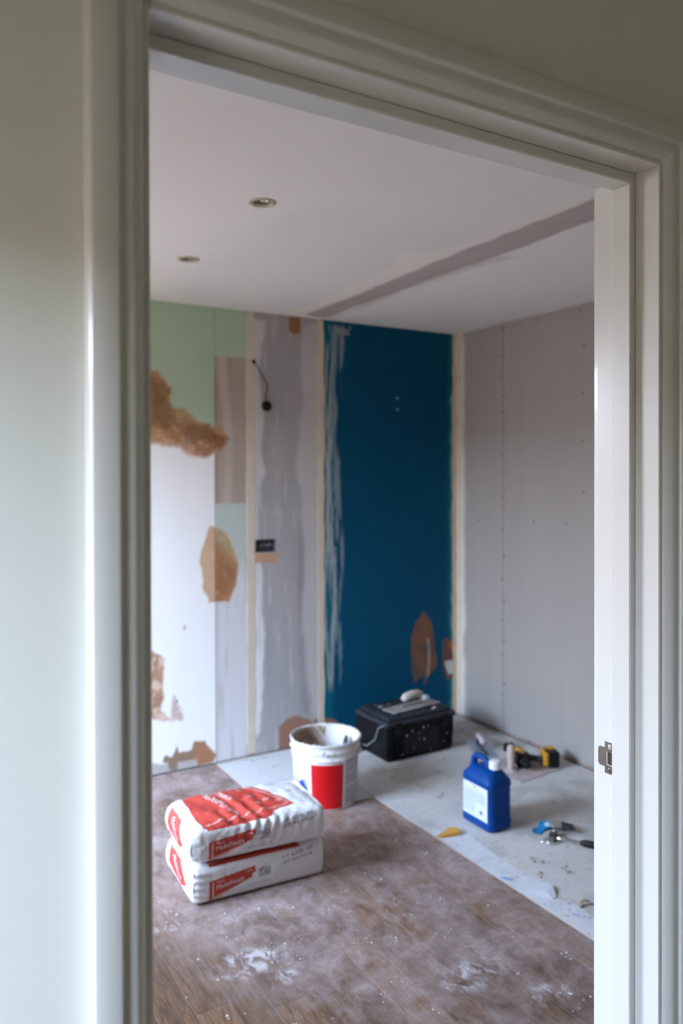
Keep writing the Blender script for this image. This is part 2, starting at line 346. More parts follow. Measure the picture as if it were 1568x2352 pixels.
# ---------------- ceiling --------------------------------------------------
LIGHTS = [(1.037, 2.240), (1.054, 2.973)]
def ceil_col(X, Y):
    c = np.ones(X.shape+(3,))*np.array([.88, .85, .82]); c *= (1-.03*(fbm(X, Y, 2, 9)-.5)[..., None])
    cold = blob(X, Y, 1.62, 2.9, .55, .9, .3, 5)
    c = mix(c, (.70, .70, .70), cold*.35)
    c = mix(c, (.90, .85, .78), pmask(X, Y, P['ceil_light'], .02, 8, .015)*.95)
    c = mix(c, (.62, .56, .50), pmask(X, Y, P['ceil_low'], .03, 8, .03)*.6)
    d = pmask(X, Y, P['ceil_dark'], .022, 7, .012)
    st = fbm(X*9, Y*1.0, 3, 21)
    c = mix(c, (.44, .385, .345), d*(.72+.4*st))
    lim = sm(2.0, 2.03, X+ (fbm(X*2, Y, 5, 3)-.5)*.04)*(1-sm(2.07, 2.1, X))
    return c
us = np.concatenate([np.arange(WX, .9, .1), np.arange(.9, 2.3, .01), np.arange(2.3, XR, .06), [XR]])
vs = np.concatenate([np.arange(.951, YB, .01), [YB]])
def cskip(u, v):
    k = np.zeros(u.shape, bool)
    for x, y in LIGHTS: k |= np.hypot(u-x, v-y) < .036
    return k
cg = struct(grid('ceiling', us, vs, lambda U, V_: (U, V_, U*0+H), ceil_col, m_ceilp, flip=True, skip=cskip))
MB().box(WX-.2, XR+.2, .829, YB+.2, H+.12, H+.2).build('ceiling_slab', m_solid, cg)
# ---------------- back wall ------------------------------------------------
wb = struct(MB().box(WX-.2, XR+.2, YB+.013, YB+.2, -.1, H+.14).build('wall_back', m_dark))
GREEN = (.45, .58, .43); WHITE = (.93, .93, .93); GREY = (.40, .385, .385); SKIM = (.66, .64, .62); TAN = (.42, .345, .28)
def brown(X, Z, seed=0):
    n = fbm(X*1.3, Z, 14, 77+seed); n2 = fbm(X, Z, 40, 99)
    c = np.ones(X.shape+(3,))*np.array([.46, .22, .10])
    c = mix(c, (.30, .13, .045), sm(.42, .62, n)*.8); c = mix(c, (.66, .40, .25), sm(.56, .75, n2)*.6)
    return c
def put(c, colarr, m): m = np.clip(m, 0, 1)[..., None]; return c*(1-m)+colarr*m
def back_col(X, Z):
    c = np.ones(X.shape+(3,))*np.array(GREEN)
    c = c*(1+.10*(fbm(X, Z, 5, 31)-.5)[..., None])
    white = 1-sm(1.63, 1.65, Z+(fbm(X, Z, 8, 4)-.5)*.06-(1.30-X)*.15)
    c = put(c, np.array(WHITE), white*(X < 1.467))
    b2 = X >= 1.467
    lowg = sm(.88, 1.05, Z+(fbm(X, Z, 6, 14)-.5)*.2)
    tone2 = np.ones(X.shape+(3,))*np.array((.68, .67, .68)); tone2 = mix(tone2, (.52, .58, .52), lowg)
    tone2 = mix(tone2, (.50, .48, .46), sm(.5, .75, fbm(X*9, Z*.7, 4, 61))*(1-lowg)*.8)
    tone2 = mix(tone2, (.46, .44, .40), (1-sm(1.467, 1.50, X))*(1-lowg)*.6)
    c = put(c, tone2, b2*(Z < 1.336))
    tp = b2*(Z > 1.336+.01*(fbm(X, Z, 20, 8)-.5))*(Z < 2.09)
    st = fbm(X*12, Z*.9, 3, 71)
    tn = np.ones(X.shape+(3,))*np.array((.44, .355, .30)); tn = mix(tn, (.34, .25, .18), sm(.5, .7, st)*.8)
    tn = mix(tn, (.56, .50, .45), (1-sm(.012, .03, np.abs(X-1.525-.02*np.sin(Z*5))))*.7)
    tn = mix(tn, (.30, .22, .15), (1-sm(.005, .02, np.abs(X-1.475)))*.5*(Z < 1.95))
    c = put(c, tn, tp)
    su = pmask(X, Z, P['stain_upper'], .03, 12, .012); br = brown(X, Z)
    br = mix(br, (.21, .095, .02), pmask(X, Z, P['stain_dark1'], .03, 12, .03)*.8)
    br = mix(br, (.23, .085, .03), pmask(X, Z, P['stain_dark2'], .02, 14, .012)*.85)
    br = mix(br, (.62, .38, .24), (1-sm(1.61, 1.68, Z+(fbm(X, Z, 18, 44)-.5)*.06))*.6*(X < 1.34))
    br = mix(br, (.42, .30, .14), sm(1.72, 1.80, Z)*(X > 1.26)*.7)
    c = put(c, br, su*(.86+.14*fbm(X, Z, 30, 6)))
    halo = pmask(X, Z+.03, P['stain_upper'], .05, 10, .05)*(Z > 1.68)
    c = mix(c, (.40, .36, .20), halo*(1-su)*.35)
    pm = pmask(X, Z, P['patch_mid'], .012, 20, .005, 13)
    pc = brown(X, Z, 5); pc = mix(pc, (.72, .50, .34), (1-sm(1.462, 1.472, X))*.72)
    pc = mix(pc, (.33, .15, .075), pmask(X, Z, P['patch_mid_dark'], .012, 20, .01)*.7*(X > 1.465))
    pc = mix(pc, (.50, .42, .24), sm(1.05, 1.16, Z+(X-1.5))*.6*(X > 1.47))
    c = put(c, pc, pm)
    for k, s_ in (('patch_left', 3), ('patch_socket', 4)):
        q = brown(X, Z, s_); q = mix(q, (.82, .62, .48), sm(.4, .6, fbm(X, Z, 25, 41+s_))*.75)
        c = put(c, q, pmask(X, Z, P[k], .015, 18, .006, s_)*(.9 if k == 'patch_left' else .6))
    for x, z in ((1.262, .352), (1.261, .312)): c = mix(c, (.2, .13, .1), blob(X, Z, x, z, .006, .006, .1))
    c = mix(c, (.45, .36, .26), blob(X, Z, 1.303, .715, .008, .014, .3)*.8)
    c = mix(c, (.50, .48, .47), pmask(X, Z, P['base_strip'], .006, 30, .004))
    q = mix(np.ones(X.shape+(3,))*np.array((.29, .20, .13)), (.42, .20, .11), sm(1.33, 1.37, X))
    c = put(c, q, pmask(X, Z, P['base_brown'], .008, 25, .004, 8))
    # grey board and skimmed joints
    g = np.ones(X.shape+(3,))*np.array(GREY); g = g*(1+.22*(fbm(X*7, Z*.6, 3, 51)-.5)[..., None])
    sl = pmask(X, Z, P['skim_left'], .015, 9, .012, 22); sr = pmask(X, Z, P['skim_right'], .02, 8, .016, 23)
    g = mix(g, SKIM, sl*.85); g = mix(g, (.82, .82, .83), sl*(1-sm(.7, 1.2, Z))*.8); g = mix(g, (.58, .56, .54), sr*.8)
    g = mix(g, (.30, .27, .26), pmask(X, Z, P['skim_mid_dark'], .015, 10, .015)*.6)
    g = mix(g, (.60, .58, .56), sm(.62, .74, fbm(X*10, Z*1.2, 4, 57))*.5)
    g = mix(g, (.36, .15, .055), pmask(X, Z, P['dark_top'], .004, 30, .003))
    g = mix(g, (.56, .30, .16), pmask(X, Z, P['sock_torn'], .006, 30, .004)*.85)
    g = mix(g, (.33, .15, .09), pmask(X, Z, P['bucket_brown'], .012, 20, .006)*.9)
    c = np.where((X > 1.641)[..., None], g, c)
    return c
def teal_col(X, Z):
    n = fbm(X, Z, 4, 88)
    c = np.ones(X.shape+(3,))*np.array((.001, .072, .146)); c *= (1+.10*(n-.5))[..., None]
    c = mix(c, (.005, .15, .19), (1-sm(2.13, 2.19, X+(fbm(X, Z, 8, 5)-.5)*.04))*.7)
    c = mix(c, (.006, .15, .18), sm(2.965, 2.985, X)*.7)
    ts = pmask(X, Z, P['teal_streaks'], .012, 9, .012, 5)
    st = sm(.42, .60, fbm(X*14, Z*1.1, 2.6, 12))
    c = mix(c, (.28, .36, .38), ts*st*.75)
    for i, (x0, wd, z0, z1) in enumerate(((2.125, .012, .25, 2.25), (2.150, .010, .9, 2.2), (2.165, .016, .25, 1.1), (2.14, .018, 1.0, 1.75))):
        xc = x0+.012*np.sin(Z*6+i)+.02*(fbm(Z*0+i, Z, 6, 9)-.5)
        c = mix(c, (.40, .44, .45), (1-sm(wd*.4, wd, np.abs(X-xc+(fbm(X, Z, 30, 3+i)-.5)*.01)))*sm(z0, z0+.1, Z)*(1-sm(z1-.1, z1, Z))*.75)
    c = mix(c, (.34, .40, .41), (1-sm(.006, .022, np.abs(X-3.013+(fbm(X, Z, 14, 2)-.5)*.03)))*(Z < 1.98)*.7)
    c = mix(c, (.3, .34, .34), blob(X, Z, 2.23, 2.285, .05, .02, .4)*.8)
    for x, z in P['teal_dots']: c = mix(c, (.3, .5, .5), blob(X, Z, x, z, .007, .007, .1))
    for z in (1.06, .99): c = mix(c, (.3, .5, .5), (1-sm(.002, .006, np.abs(Z-z-(X-2.1)*.15)))*(X < 2.19)*.7)
    s1 = pmask(X, Z, P['teal_scar'], .008, 22, .004, 3)
    q = np.ones(X.shape+(3,))*np.array((.15, .09, .07)); q = mix(q, (.26, .11, .055), sm(.45, .6, fbm(X, Z, 16, 33))*.6)
    q = mix(q, (.12, .12, .10), (1-sm(.22, .42, Z))*.5*(X < 2.8))
    q = mix(q, (.50, .40, .33), (1-sm(.002, .008, np.abs(X-2.825-.006*np.sin(Z*20))))*(Z < .5))
    c = put(c, q, s1)
    s2 = pmask(X, Z, P['teal_scar2'], .008, 22, .004, 4); c = put(c, mix(q*.9, (.42, .12, .04), blob(X, Z, 3.0, .43, .02, .03)), s2)
    c = mix(c, (.62, .60, .58), pmask(X, Z, P['teal_scar2_white'], .01, 25, .005)*s2)
    c = mix(c, (.35, .16, .1), pmask(X, Z, P['bucket_brown'], .012, 20, .006)*.9)
    return c
zs = np.concatenate([np.arange(.006, H, .006), [H]])
plane = lambda U, V_: (U, U*0+YB, V_)
def board(name, x0, x1, colfn, m, lab=None, step=.006):
    u = np.concatenate([np.arange(x0+.0008, x1-.0008, step), [x1-.0008]])
    sk = None
    if x0 < 1.7 < x1: sk = lambda U, V_: (U > 1.684) & (U < 1.806) & (V_ > 1.072) & (V_ < 1.138)
    o = grid(name, u, zs, plane, colfn, m, wb, skip=sk)
    MB().box(x0+.0008, x1-.0008, YB, YB+.012, .012, H).build('edge', m_shell, o) if False else None
    if lab: o['label'] = lab
    return o
P['stain_upper'] = [[.80, 2.02], [.93, 2.06]]+P['stain_upper']+[[1.0, 1.66], [.88, 1.72], [.78, 1.86]]
P['patch_left'] = P['patch_left']+[[1.03, .33], [.97, .45], [1.03, .58]]
P['base_strip'] = [[WX, .07]]+P['base_strip']+[[WX, -.01]]
board('wall_board', WX, 1.467, back_col, m_board, 'green over white painted board with brown stains')
board('wall_board', 1.467, 1.668, back_col, m_board, 'narrow patched board with tan square')
board('wall_board', 1.668, 2.078, back_col, m_board, 'bare grey board with skimmed edges')
board('wall_board', 2.078, XR-.002, teal_col, m_teal, 'teal painted board with scraped patches', .007)
def tape(name, x0, x1): 
    b = MB(); n = 60
    for i in range(n):
        z0 = .014+(H-.02)*i/n; z1 = .014+(H-.02)*(i+1)/n
    xs0 = [x0+.0025*math.sin(i*1.7)+.001*random.random() for i in range(n+1)]; xs1 = [x1+.003*math.sin(i*.9+1)+.0015*random.random() for i in range(n+1)]
    V = []; F = []
    for i in range(n+1):
        z = .014+(H-.016)*i/n
        V += [(xs0[i], YB, z), (xs0[i]+.001, YB-.0012, z), (xs1[i]-.001, YB-.0012, z), (xs1[i], YB, z)]
    for i in range(n):
        for k in range(3): a = i*4+k; F.append((a, a+1, a+5, a+4)[::1])
    return mesh(name, V, F, m_tape, wb)
tape('joint_tape', 1.643, 1.690); tape('joint_tape', 2.066, 2.108); tape('joint_tape', 3.012, 3.040)
# ---------------- right wall -------------------------------------------------
wr = struct(MB().box(XR+.013, XR+.2, .951, YB+.2, -.1, H+.14).build('wall_right', m_dark))
def right_col(Y, Z):
    c = np.ones(Y.shape+(3,))*np.array((.375, .35, .325))
    c = c*(1+.06*(fbm(Y*10, Z*.4, 2, 91)-.5)[..., None])
    c = mix(c, (.74, .71, .67), sm(3.655, 3.70, Y+(fbm(Y, Z, 7, 15)-.5)*.05)*.9)
    c = mix(c, (.3, .26, .25), (1-sm(.001, .004, np.abs(Y-3.339)))*.5)
    c = mix(c, (.45, .12, .06), blob(Y, Z, 3.337, 1.30, .008, .012)*.8)
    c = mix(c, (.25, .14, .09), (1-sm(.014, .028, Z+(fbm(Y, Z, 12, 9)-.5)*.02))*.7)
    return c
for y0, y1 in ((3.339, YB), (2.139, 3.339), (.951, 2.139)):
    u = np.concatenate([np.arange(y0+.0008, y1-.0008, .012 if y0 > 2 else .1), [y1-.0008]])
    grid('wall_board', u, np.concatenate([np.arange(.006, H, .012), [H]]), lambda U, V_: (U*0+XR, U, V_), right_col, m_board, wr, flip=True)
V = []; F = []
for i in range(41):
    z = .014+(H-.016)*i/40; w_ = .042+.003*math.sin(i*1.3); V += [(XR-.0012, YB, z), (XR-.0012, YB-w_, z), (XR, YB-w_-.002, z)]
for i in range(40):
    for k in range(2): a = i*3+k; F.append((a, a+3, a+4, a+1))
mesh('joint_tape', V, F, m_tape, wr)
b = MB()
for y, z in P['screws']: b.lathe([(.0055, 0), (.0055, .0008), (.003, .0008), (.0022, .0002)], 10, rot_to((-1, 0, 0), (XR-.0002, y, z)), cap1=True)
so = b.build('screw_heads', mat('screw_black', (.06, .05, .05), .5, .6), wr); so['kind'] = 'stuff'
# ---------------- floor --------------------------------------------------------
fl = struct(MB().box(WX-.2, XR+.2, -1.4, YB+.2, -.12, -.0125).build('floor', m_dark))
def wood():
    m = bpy.data.materials.new('dusty_oak_laminate'); m.use_nodes = True; t = m.node_tree; N = t.nodes; L = t.links; b = N['Principled BSDF']
    g = N.new('ShaderNodeNewGeometry'); oi = N.new('ShaderNodeObjectInfo')
    def mp(sc, off=False):
        q = N.new('ShaderNodeMapping'); q.inputs['Scale'].default_value = sc; L.new(g.outputs['Position'], q.inputs[0])
        if off:
            v = N.new('ShaderNodeVectorMath'); v.operation = 'SCALE'; v.inputs[3].default_value = 13
            cx = N.new('ShaderNodeCombineXYZ'); L.new(oi.outputs['Random'], cx.inputs[0]); L.new(oi.outputs['Random'], cx.inputs[1])
            L.new(cx.outputs[0], v.inputs[0]); L.new(v.outputs[0], q.inputs['Location'])
        return q
    def noi(sc, det, mpn, dist=0, rg=.5):
        n = N.new('ShaderNodeTexNoise'); n.inputs['Scale'].default_value = sc; n.inputs['Detail'].default_value = det
        n.inputs['Distortion'].default_value = dist; n.inputs['Roughness'].default_value = rg; L.new(mpn.outputs[0], n.inputs['Vector']); return n
    def ramp(src, p0, p1, c0=(0, 0, 0, 1), c1=(1, 1, 1, 1)):
        r = N.new('ShaderNodeValToRGB'); r.color_ramp.elements[0].position = p0; r.color_ramp.elements[1].position = p1
        r.color_ramp.elements[0].color = c0; r.color_ramp.elements[1].color = c1; L.new(src, r.inputs[0]); return r
    def mx(f, a, bb, mode='MIX', k=None):
        q = N.new('ShaderNodeMix'); q.data_type = 'RGBA'; q.blend_type = mode
        if f is not None: L.new(f, q.inputs[0])
        else: q.inputs[0].default_value = k
        for i, s in ((6, a), (7, bb)):
            if isinstance(s, tuple): q.inputs[i].default_value = s
            else: L.new(s, q.inputs[i])
        return q.outputs[2]
    def mul(a, bb):
        q = N.new('ShaderNodeMath'); q.operation = 'MULTIPLY'; q.use_clamp = True
        for i, s in enumerate((a, bb)):
            if isinstance(s, (int, float)): q.inputs[i].default_value = s
            else: L.new(s, q.inputs[i])
        return q.outputs[0]
    grain = noi(3.2, 9, mp((22, 2.2, 1), True), 1.6, .62)
    col = ramp(grain.outputs['Fac'], .33, .68, (.062, .030, .014, 1), (.25, .145, .080, 1)).outputs[0]
    tone = ramp(oi.outputs['Random'], 0, 1, (.56, .53, .50, 1), (1.22, 1.18, 1.14, 1)).outputs[0]
    col = mx(None, col, tone, 'MULTIPLY', 1)
    # dry plaster dust, trodden and wiped
    d1 = ramp(noi(3.0, 9, mp((1, 1, 1)), .3, .70).outputs['Fac'], .40, .60).outputs[0]
    d2 = ramp(noi(17, 9, mp((1, .7, 1)), .5, .72).outputs['Fac'], .42, .62).outputs[0]
    sx = N.new('ShaderNodeSeparateXYZ'); L.new(g.outputs['Position'], sx.inputs[0])
    def lin(src, a, b_, lo, hi):
        q = N.new('ShaderNodeMapRange'); q.interpolation_type = 'SMOOTHSTEP'; q.inputs[1].default_value = a; q.inputs[2].default_value = b_; q.inputs[3].default_value = lo; q.inputs[4].default_value = hi; L.new(src, q.inputs[0]); return q.outputs[0]
    xy = N.new('ShaderNodeMath'); xy.operation = 'MULTIPLY_ADD'; L.new(sx.outputs['Y'], xy.inputs[0]); xy.inputs[1].default_value = .30; L.new(sx.outputs['X'], xy.inputs[2])
    walk = lin(xy.outputs[0], 1.30, 1.80, .05, 1)
    far = lin(sx.outputs['Y'], 1.6, 2.9, .75, 1.25)
    dd = mx(None, d1, d2, 'MIX', .5); dsum = mul(mul(dd, walk), mul(far, .90))
    film = mul(mul(far, walk), .14)
    col = mx(film, col, (.38, .295, .265, 1))
    col = mx(dsum, col, (.47, .385, .375, 1))
    d3 = ramp(noi(30, 8, mp((.9, .5, 1)), 2.2, .7).outputs['Fac'], .60, .72).outputs[0]
    col = mx(mul(mul(d3, walk), .55), col, (.64, .58, .59, 1))
    sc_ = ramp(noi(5, 9, mp((1.2, 5, 1)), 3.0, .6).outputs['Fac'], .50, .56).outputs[0]
    sc2 = ramp(noi(5, 9, mp((1.2, 5, 1)), 3.0, .6).outputs['Fac'], .44, .50).outputs[0]
    sub = N.new('ShaderNodeMath'); sub.operation = 'SUBTRACT'; L.new(sc2, sub.inputs[0]); L.new(sc_, sub.inputs[1])
    col = mx(mul(mul(sub.outputs[0], walk), .30), col, (.18, .095, .055, 1))
    vo = N.new('ShaderNodeTexVoronoi'); vo.inputs['Scale'].default_value = 34; L.new(mp((1, 1, 0)).outputs[0], vo.inputs['Vector'])
    spk = ramp(vo.outputs['Distance'], .05, .09, (1, 1, 1, 1), (0, 0, 0, 1)).outputs[0]
    wn = N.new('ShaderNodeSeparateColor'); L.new(vo.outputs['Color'], wn.inputs[0]); gate = ramp(wn.outputs[0], .80, .86).outputs[0]
    col = mx(mul(spk, gate), col, (.80, .79, .82, 1))
    for cx_, cy_, rx_, ry_ in ((.965, 2.17, .16, .09), (1.02, 2.05, .05, .05), (1.63, 1.60, .10, .06), (.80, 2.48, .07, .05), (1.50, 1.78, .16, .09)):
        vv = N.new('ShaderNodeVectorMath'); vv.operation = 'SUBTRACT'; L.new(g.outputs['Position'], vv.inputs[0]); vv.inputs[1].default_value = (cx_, cy_, 0)
        v2 = N.new('ShaderNodeVectorMath'); v2.operation = 'MULTIPLY'; L.new(vv.outputs[0], v2.inputs[0]); v2.inputs[1].default_value = (1/rx_, 1/ry_, 1)
        ln = N.new('ShaderNodeVectorMath'); ln.operation = 'LENGTH'; L.new(v2.outputs[0], ln.inputs[0])
        col = mx(mul(mul(lin(ln.outputs['Value'], .3, 1.0, 1, 0), ramp(noi(20, 8, mp((1.2, .7, 1)), 1.0, .7).outputs['Fac'], .47, .60).outputs[0]), .75), col, (.68, .64, .66, 1))
    L.new(col, b.inputs['Base Color'])
    rgh = N.new('ShaderNodeMapRange'); rgh.inputs[3].default_value = .42; rgh.inputs[4].default_value = .85; L.new(dsum, rgh.inputs[0]); L.new(rgh.outputs[0], b.inputs['Roughness']); b.inputs['Specular IOR Level'].default_value = .25
    bp = N.new('ShaderNodeBump'); bp.inputs['Strength'].default_value = .25; bp.inputs['Distance'].default_value = .001; L.new(d2, bp.inputs['Height']); L.new(bp.outputs[0], b.inputs['Normal'])
    return m
m_wood = wood()
m_groove = mat('dust_filled_joint', (.40, .33, .29), .9)
jb = MB().box(WX, XR+.012, .951, YB, -.0125, -.0007).build('joint_dust', m_groove, fl)
MB().box(WX, 2.2, -1.4, .951, -.0125, 0).build('hall_covering', mat('hall_carpet', (.16, .11, .075), .95, noise=.1, nscale=200), fl)
PW = .0985; me0 = None; x = .831-PW*19
hx = MB().box(0, 1, 0, 1, -.012, 0)
def plank_mesh():
    c = .0009; V = []; W = PW-.00062
    return W
rw = random.Random(12)
def plank(x0, y0, L_):
    global me0
    if me0 is None:
        c = .0005; V = [(0, 0, -.012), (PW-.0006, 0, -.012), (PW-.0006, 1, -.012), (0, 1, -.012), (0, 0, -c), (PW-.0006, 0, -c), (PW-.0006, 1, -c), (0, 1, -c), (c, c, 0), (PW-.0006-c, c, 0), (PW-.0006-c, 1-c, 0), (c, 1-c, 0)]
        F = [(0, 1, 5, 4), (1, 2, 6, 5), (2, 3, 7, 6), (3, 0, 4, 7), (4, 5, 9, 8), (5, 6, 10, 9), (6, 7, 11, 10), (7, 4, 8, 11), (8, 9, 10, 11)]
        o = mesh('plank', V, F, m_wood, fl); me0 = o.data
    else:
        o = bpy.data.objects.new('plank', me0); COL.objects.link(o); o.parent = fl
    o.location = (x0, y0, 0); o.scale = (1, L_-.001, 1)
while x < XR-PW:
    y = .951-rw.uniform(0, .9)
    while y < YB:
        L_ = rw.choice((.62, .80, 1.0, 1.2)); y1 = min(y+L_, YB-.006); y0 = max(y, .952)
        if y1-y0 > .03 and not (x > 1.95 and y0 > 99): plank(x, y0, y1-y0)
        y += L_
    x += PW
# protective boards on the floor
m_sheet = mat('dusty_floor_sheet', rough=.85, attr=True, noise=.05, nscale=30, bump=.08, bscale=120)
def sheet_col(X, Y):
    n = fbm(X, Y, 3, 7); c = np.ones(X.shape+(3,))*np.array((.60, .585, .57))*(1+.22*(n-.5))[..., None]
    c = mix(c, (.40, .385, .36), sm(.52, .70, fbm(X, Y, 6, 19))*.6)
    c = mix(c, (.55, .54, .56), (1-sm(1.95, 2.05, X+.0*(Y)+(fbm(X, Y, 7, 3)-.5)*.05))*.5*(Y < 2.98))
    c = mix(c, (.66, .68, .71), pmask(X, Y, P['floor_strip'], .004, 20, .0025)*.95)
    c = mix(c, (.52, .56, .60), sm(.55, .65, fbm(X, Y, 22, 61))*pmask(X, Y, P['floor_strip'], .004, 20, .003)*.4)
    for i, (x, y) in enumerate(P['blue_marks']):
        l = .026 if i == 0 else .016
        q = blob(X+.4*(Y-y), Y, x, y, l*.45, l, .35, i)
        if i: q = q*sm(.42, .5, fbm(X, Y, 90, i+3))
        c = mix(c, (.06, .27, .55) if i in (0, 2, 3) else (.33, .35, .58), q*.85)
    for i, (x, y) in enumerate(P['clods']): c = mix(c, (.20, .16, .13), blob(X, Y, x, y, .010+.004*(i % 3), .014, .5, i)*.45)
    c = mix(c, (.25, .2, .17), sm(.72, .78, fbm(X, Y, 60, 29))*.5)
    c = mix(c, (.64, .66, .70), sm(1.46, 1.47, X)*(1-sm(1.9, 1.95, X))*.5)
    e_ = (1-sm(3.70, 3.735, Y+(fbm(X, Y, 10, 8)-.5)*.04)); c = mix(c, (.34, .30, .26), (1-e_)*.5)
    return c
def sheet(x0, x1, y0, y1, th, st, lab):
    rt_ = empty('floor_protection_board', ((x0+x1)/2, (y0+y1)/2, 0))
    u = np.concatenate([np.arange(x0, x1, st), [x1]]); v = np.concatenate([np.arange(y0, y1, st), [y1]]); cx, cy = (x0+x1)/2, (y0+y1)/2
    def fn(U, V_): return U-cx, V_-cy, U*0+th+.0004*(fbm(U, V_, 6, 2))
    grid('surface', u, v, fn, sheet_col, m_sheet, rt_)
    MB().box(x0-cx, x1-cx, y0-cy, y1-cy, 0.0002, th, .0006).build('board_core', mat('board_core', (.42, .36, .31), .9), rt_)
    tag(rt_, lab, 'board', 'protection boards on the floor')
    return rt_
sheet(1.463, 1.930, 2.985, YB-.010, .005, .007, 'small pale board on floor behind white bucket, against back wall')
sB = sheet(1.933, XR-.008, .99, YB-.010, .005, .006, 'large grey dusty board covering right side of floor')
SH = .0055
x0, y0 = 1.933, .99
# torn paper flap standing up from the sheet
fx = [np.array(p) for p in P['flap']]; cc = sum(fx)/len(fx)
V = [(p[0]-cc[0], p[1]-cc[1], .0) for p in fx]+[(0, 0, .008)]
V[1] = (V[1][0], V[1][1], .014); V[2] = (V[2][0], V[2][1], .012); V[0] = (V[0][0], V[0][1], .006)
V2 = [(a, b_, z+.0009) for a, b_, z in V]; n = len(V)
F = [(i, (i+1) % 6, 6) for i in range(6)]; F = F+[tuple(n+j for j in f)[::-1] for f in F]+[(i, (i+1) % 6, (i+1) % 6+n, i+n)[::-1] for i in range(6)]
o = mesh('torn_paper_flap', V2+V, F, mat('board_paper', (.62, .66, .72), .8)); o.location = (cc[0], cc[1], SH+.0008)
tag(o, 'lifted triangle of torn pale paper on floor board edge, nearest the door', 'paper scrap')
# ---------------- ceiling downlights -----------------------------------------
m_ring = mat('cream_ring', (.52, .48, .34), .35, .3); m_chrome = mat('lamp_reflector', (.6, .6, .55), .12, 1); m_can = mat('dark_can', (.05, .045, .035), .5)
m_glass = mat('lamp_glass', (.75, .8, .75), .05, 0, coat=1)
def downlight(x, y, lab):
    r_ = empty('recessed_ceiling_light', (x, y, H)); 
    MB().lathe([(.027, .012), (.027, -.001), (.030, -.0035), (.040, -.0035), (.0445, -.0012), (.0445, 0), (.036, .0)], 40, close=True).build('trim_ring', m_ring, r_, angle=40)
    MB().lathe([(.030, .001), (.029, .05), (.0, .055)], 32).build('housing', m_can, r_, smooth=True)
    MB().lathe([(.0235, .004), (.019, .020), (.010, .034), (0, .038)], 32, T((0, 0, 0), .18, -.1)).build('reflector', m_chrome, r_, smooth=True)
    MB().lathe([(0, .002), (.008, .0035), (.012, .010), (.006, .03), (0, .032)], 20, T((.004, 0, 0))).build('bulb', m_glass, r_, smooth=True)
    return tag(r_, lab, 'ceiling light', 'round recessed ceiling lights')
downlight(*LIGHTS[0], 'cream round recessed ceiling light, nearer one, with bright bulb glint')
downlight(*LIGHTS[1], 'cream round recessed ceiling light, farther one above the green wall')
# ---------------- wall fittings ------------------------------------------------
m_blk = mat('black_plastic', (.006, .006, .007), .45, spec=.3); m_wire = mat('grey_cable', (.10, .085, .07), .6)
hw = empty('hanging_wall_cable', (1.755, YB, 1.846))
wp = P['wire']; pts = []
for i, (x, z) in enumerate(wp): pts.append((x-1.755, -.012-.012*math.sin(math.pi*i/(len(wp)-1))-.004, z-1.846))
pts[0] = (wp[0][0]-1.755, -.001, wp[0][1]-1.846); pts[-1] = (0, -.016, .012)
pp = []
for i in range(len(pts)-1):
    for k in range(4):
        t = k/4; pp.append(tuple(a+(b_-a)*t+(.0025*math.sin((i*4+k)*1.9) if j == 0 and 0 < i*4+k else 0) for j, (a, b_) in enumerate(zip(pts[i], pts[i+1]))))
pp.append(pts[-1])
MB().tube(pp, .0032, 8).build('cable', m_wire, hw, smooth=True)
MB().tube([(a+.006, b_-.001, c_) for a, b_, c_ in pp[6:-2]], .0018, 6).build('cable_strand', m_wire, hw, smooth=True)
MB().lathe([(0, 0), (.024, 0), (.0275, .004), (.0275, .014), (.023, .019), (0, .021)], 32, rot_to((0, -1, 0), (0, -.001, 0))).build('round_cap', m_blk, hw, angle=40)
MB().lathe([(.011, 0), (.011, .004), (.006, .005), (0, .002)], 14, rot_to((0, -1, 0), (wp[0][0]-1.755, 0, wp[0][1]-1.846))).build('cable_grommet', m_blk, hw, angle=40)
tag(hw, 'thin dark cable hanging on grey wall board, ending in round black cap', 'cable')
m_galv = mat('galvanised_box', (.16, .17, .18), .45, .6, noise=.3, nscale=60)
sb = empty('socket_box', (1.745, YB, 1.105)); b = MB(); W_, H_ = .061, .033; t_ = .0015
b.box(-W_, W_, .033, .035, -H_, H_); b.box(-W_, -W_+t_, -.002, .035, -H_, H_); b.box(W_-t_, W_, -.002, .035, -H_, H_)
b.box(-W_, W_, -.002, .035, H_-t_, H_); b.box(-W_, W_, -.002, .035, -H_, -H_+t_); b.build('metal_box', m_galv, sb)
for sx in (-1, 1): MB().box(sx*.056-.005, sx*.056+.005, -.001, .002, -.006, .006, .0006).build('fixing_lug', m_galv, sb)
for i, cc_ in enumerate(((.10, .10, .11), (.05, .08, .16), (.28, .28, .28))):
    MB().tube([(-.01+.02*i, .032, -.02), (-.02+.02*i, .010, 0), (.0+.018*i, .006, .012), (.02+.01*i, .012, .005), (.035, .02, -.01+.004*i)], .0035, 7).build('wire', mat('wire_colour', cc_, .5), sb, smooth=True)
tag(sb, 'open metal socket box with loose dark wires sunk in the grey wall board', 'socket box')
# strike plate on the right jamb
m_steel = mat('satin_steel', (.17, .15, .14), .38, 1, bump=.03, bscale=400); m_scr = mat('screw_steel', (.75, .78, .8), .25, 1)
sk = empty('strike_plate', (LX1, .927, .985))
pl_ = [(-.0265, -.009), (.0265, -.009), (.0265, .008), (.0155, .008), (.0145, .009), (.0145, .0165), (.0135, .0175), (-.0115, .0175), (-.0125, .0165), (-.0125, .009), (-.0135, .008), (-.0265, .008)]
ho = (-.0105, .0105, -.009, .0035)
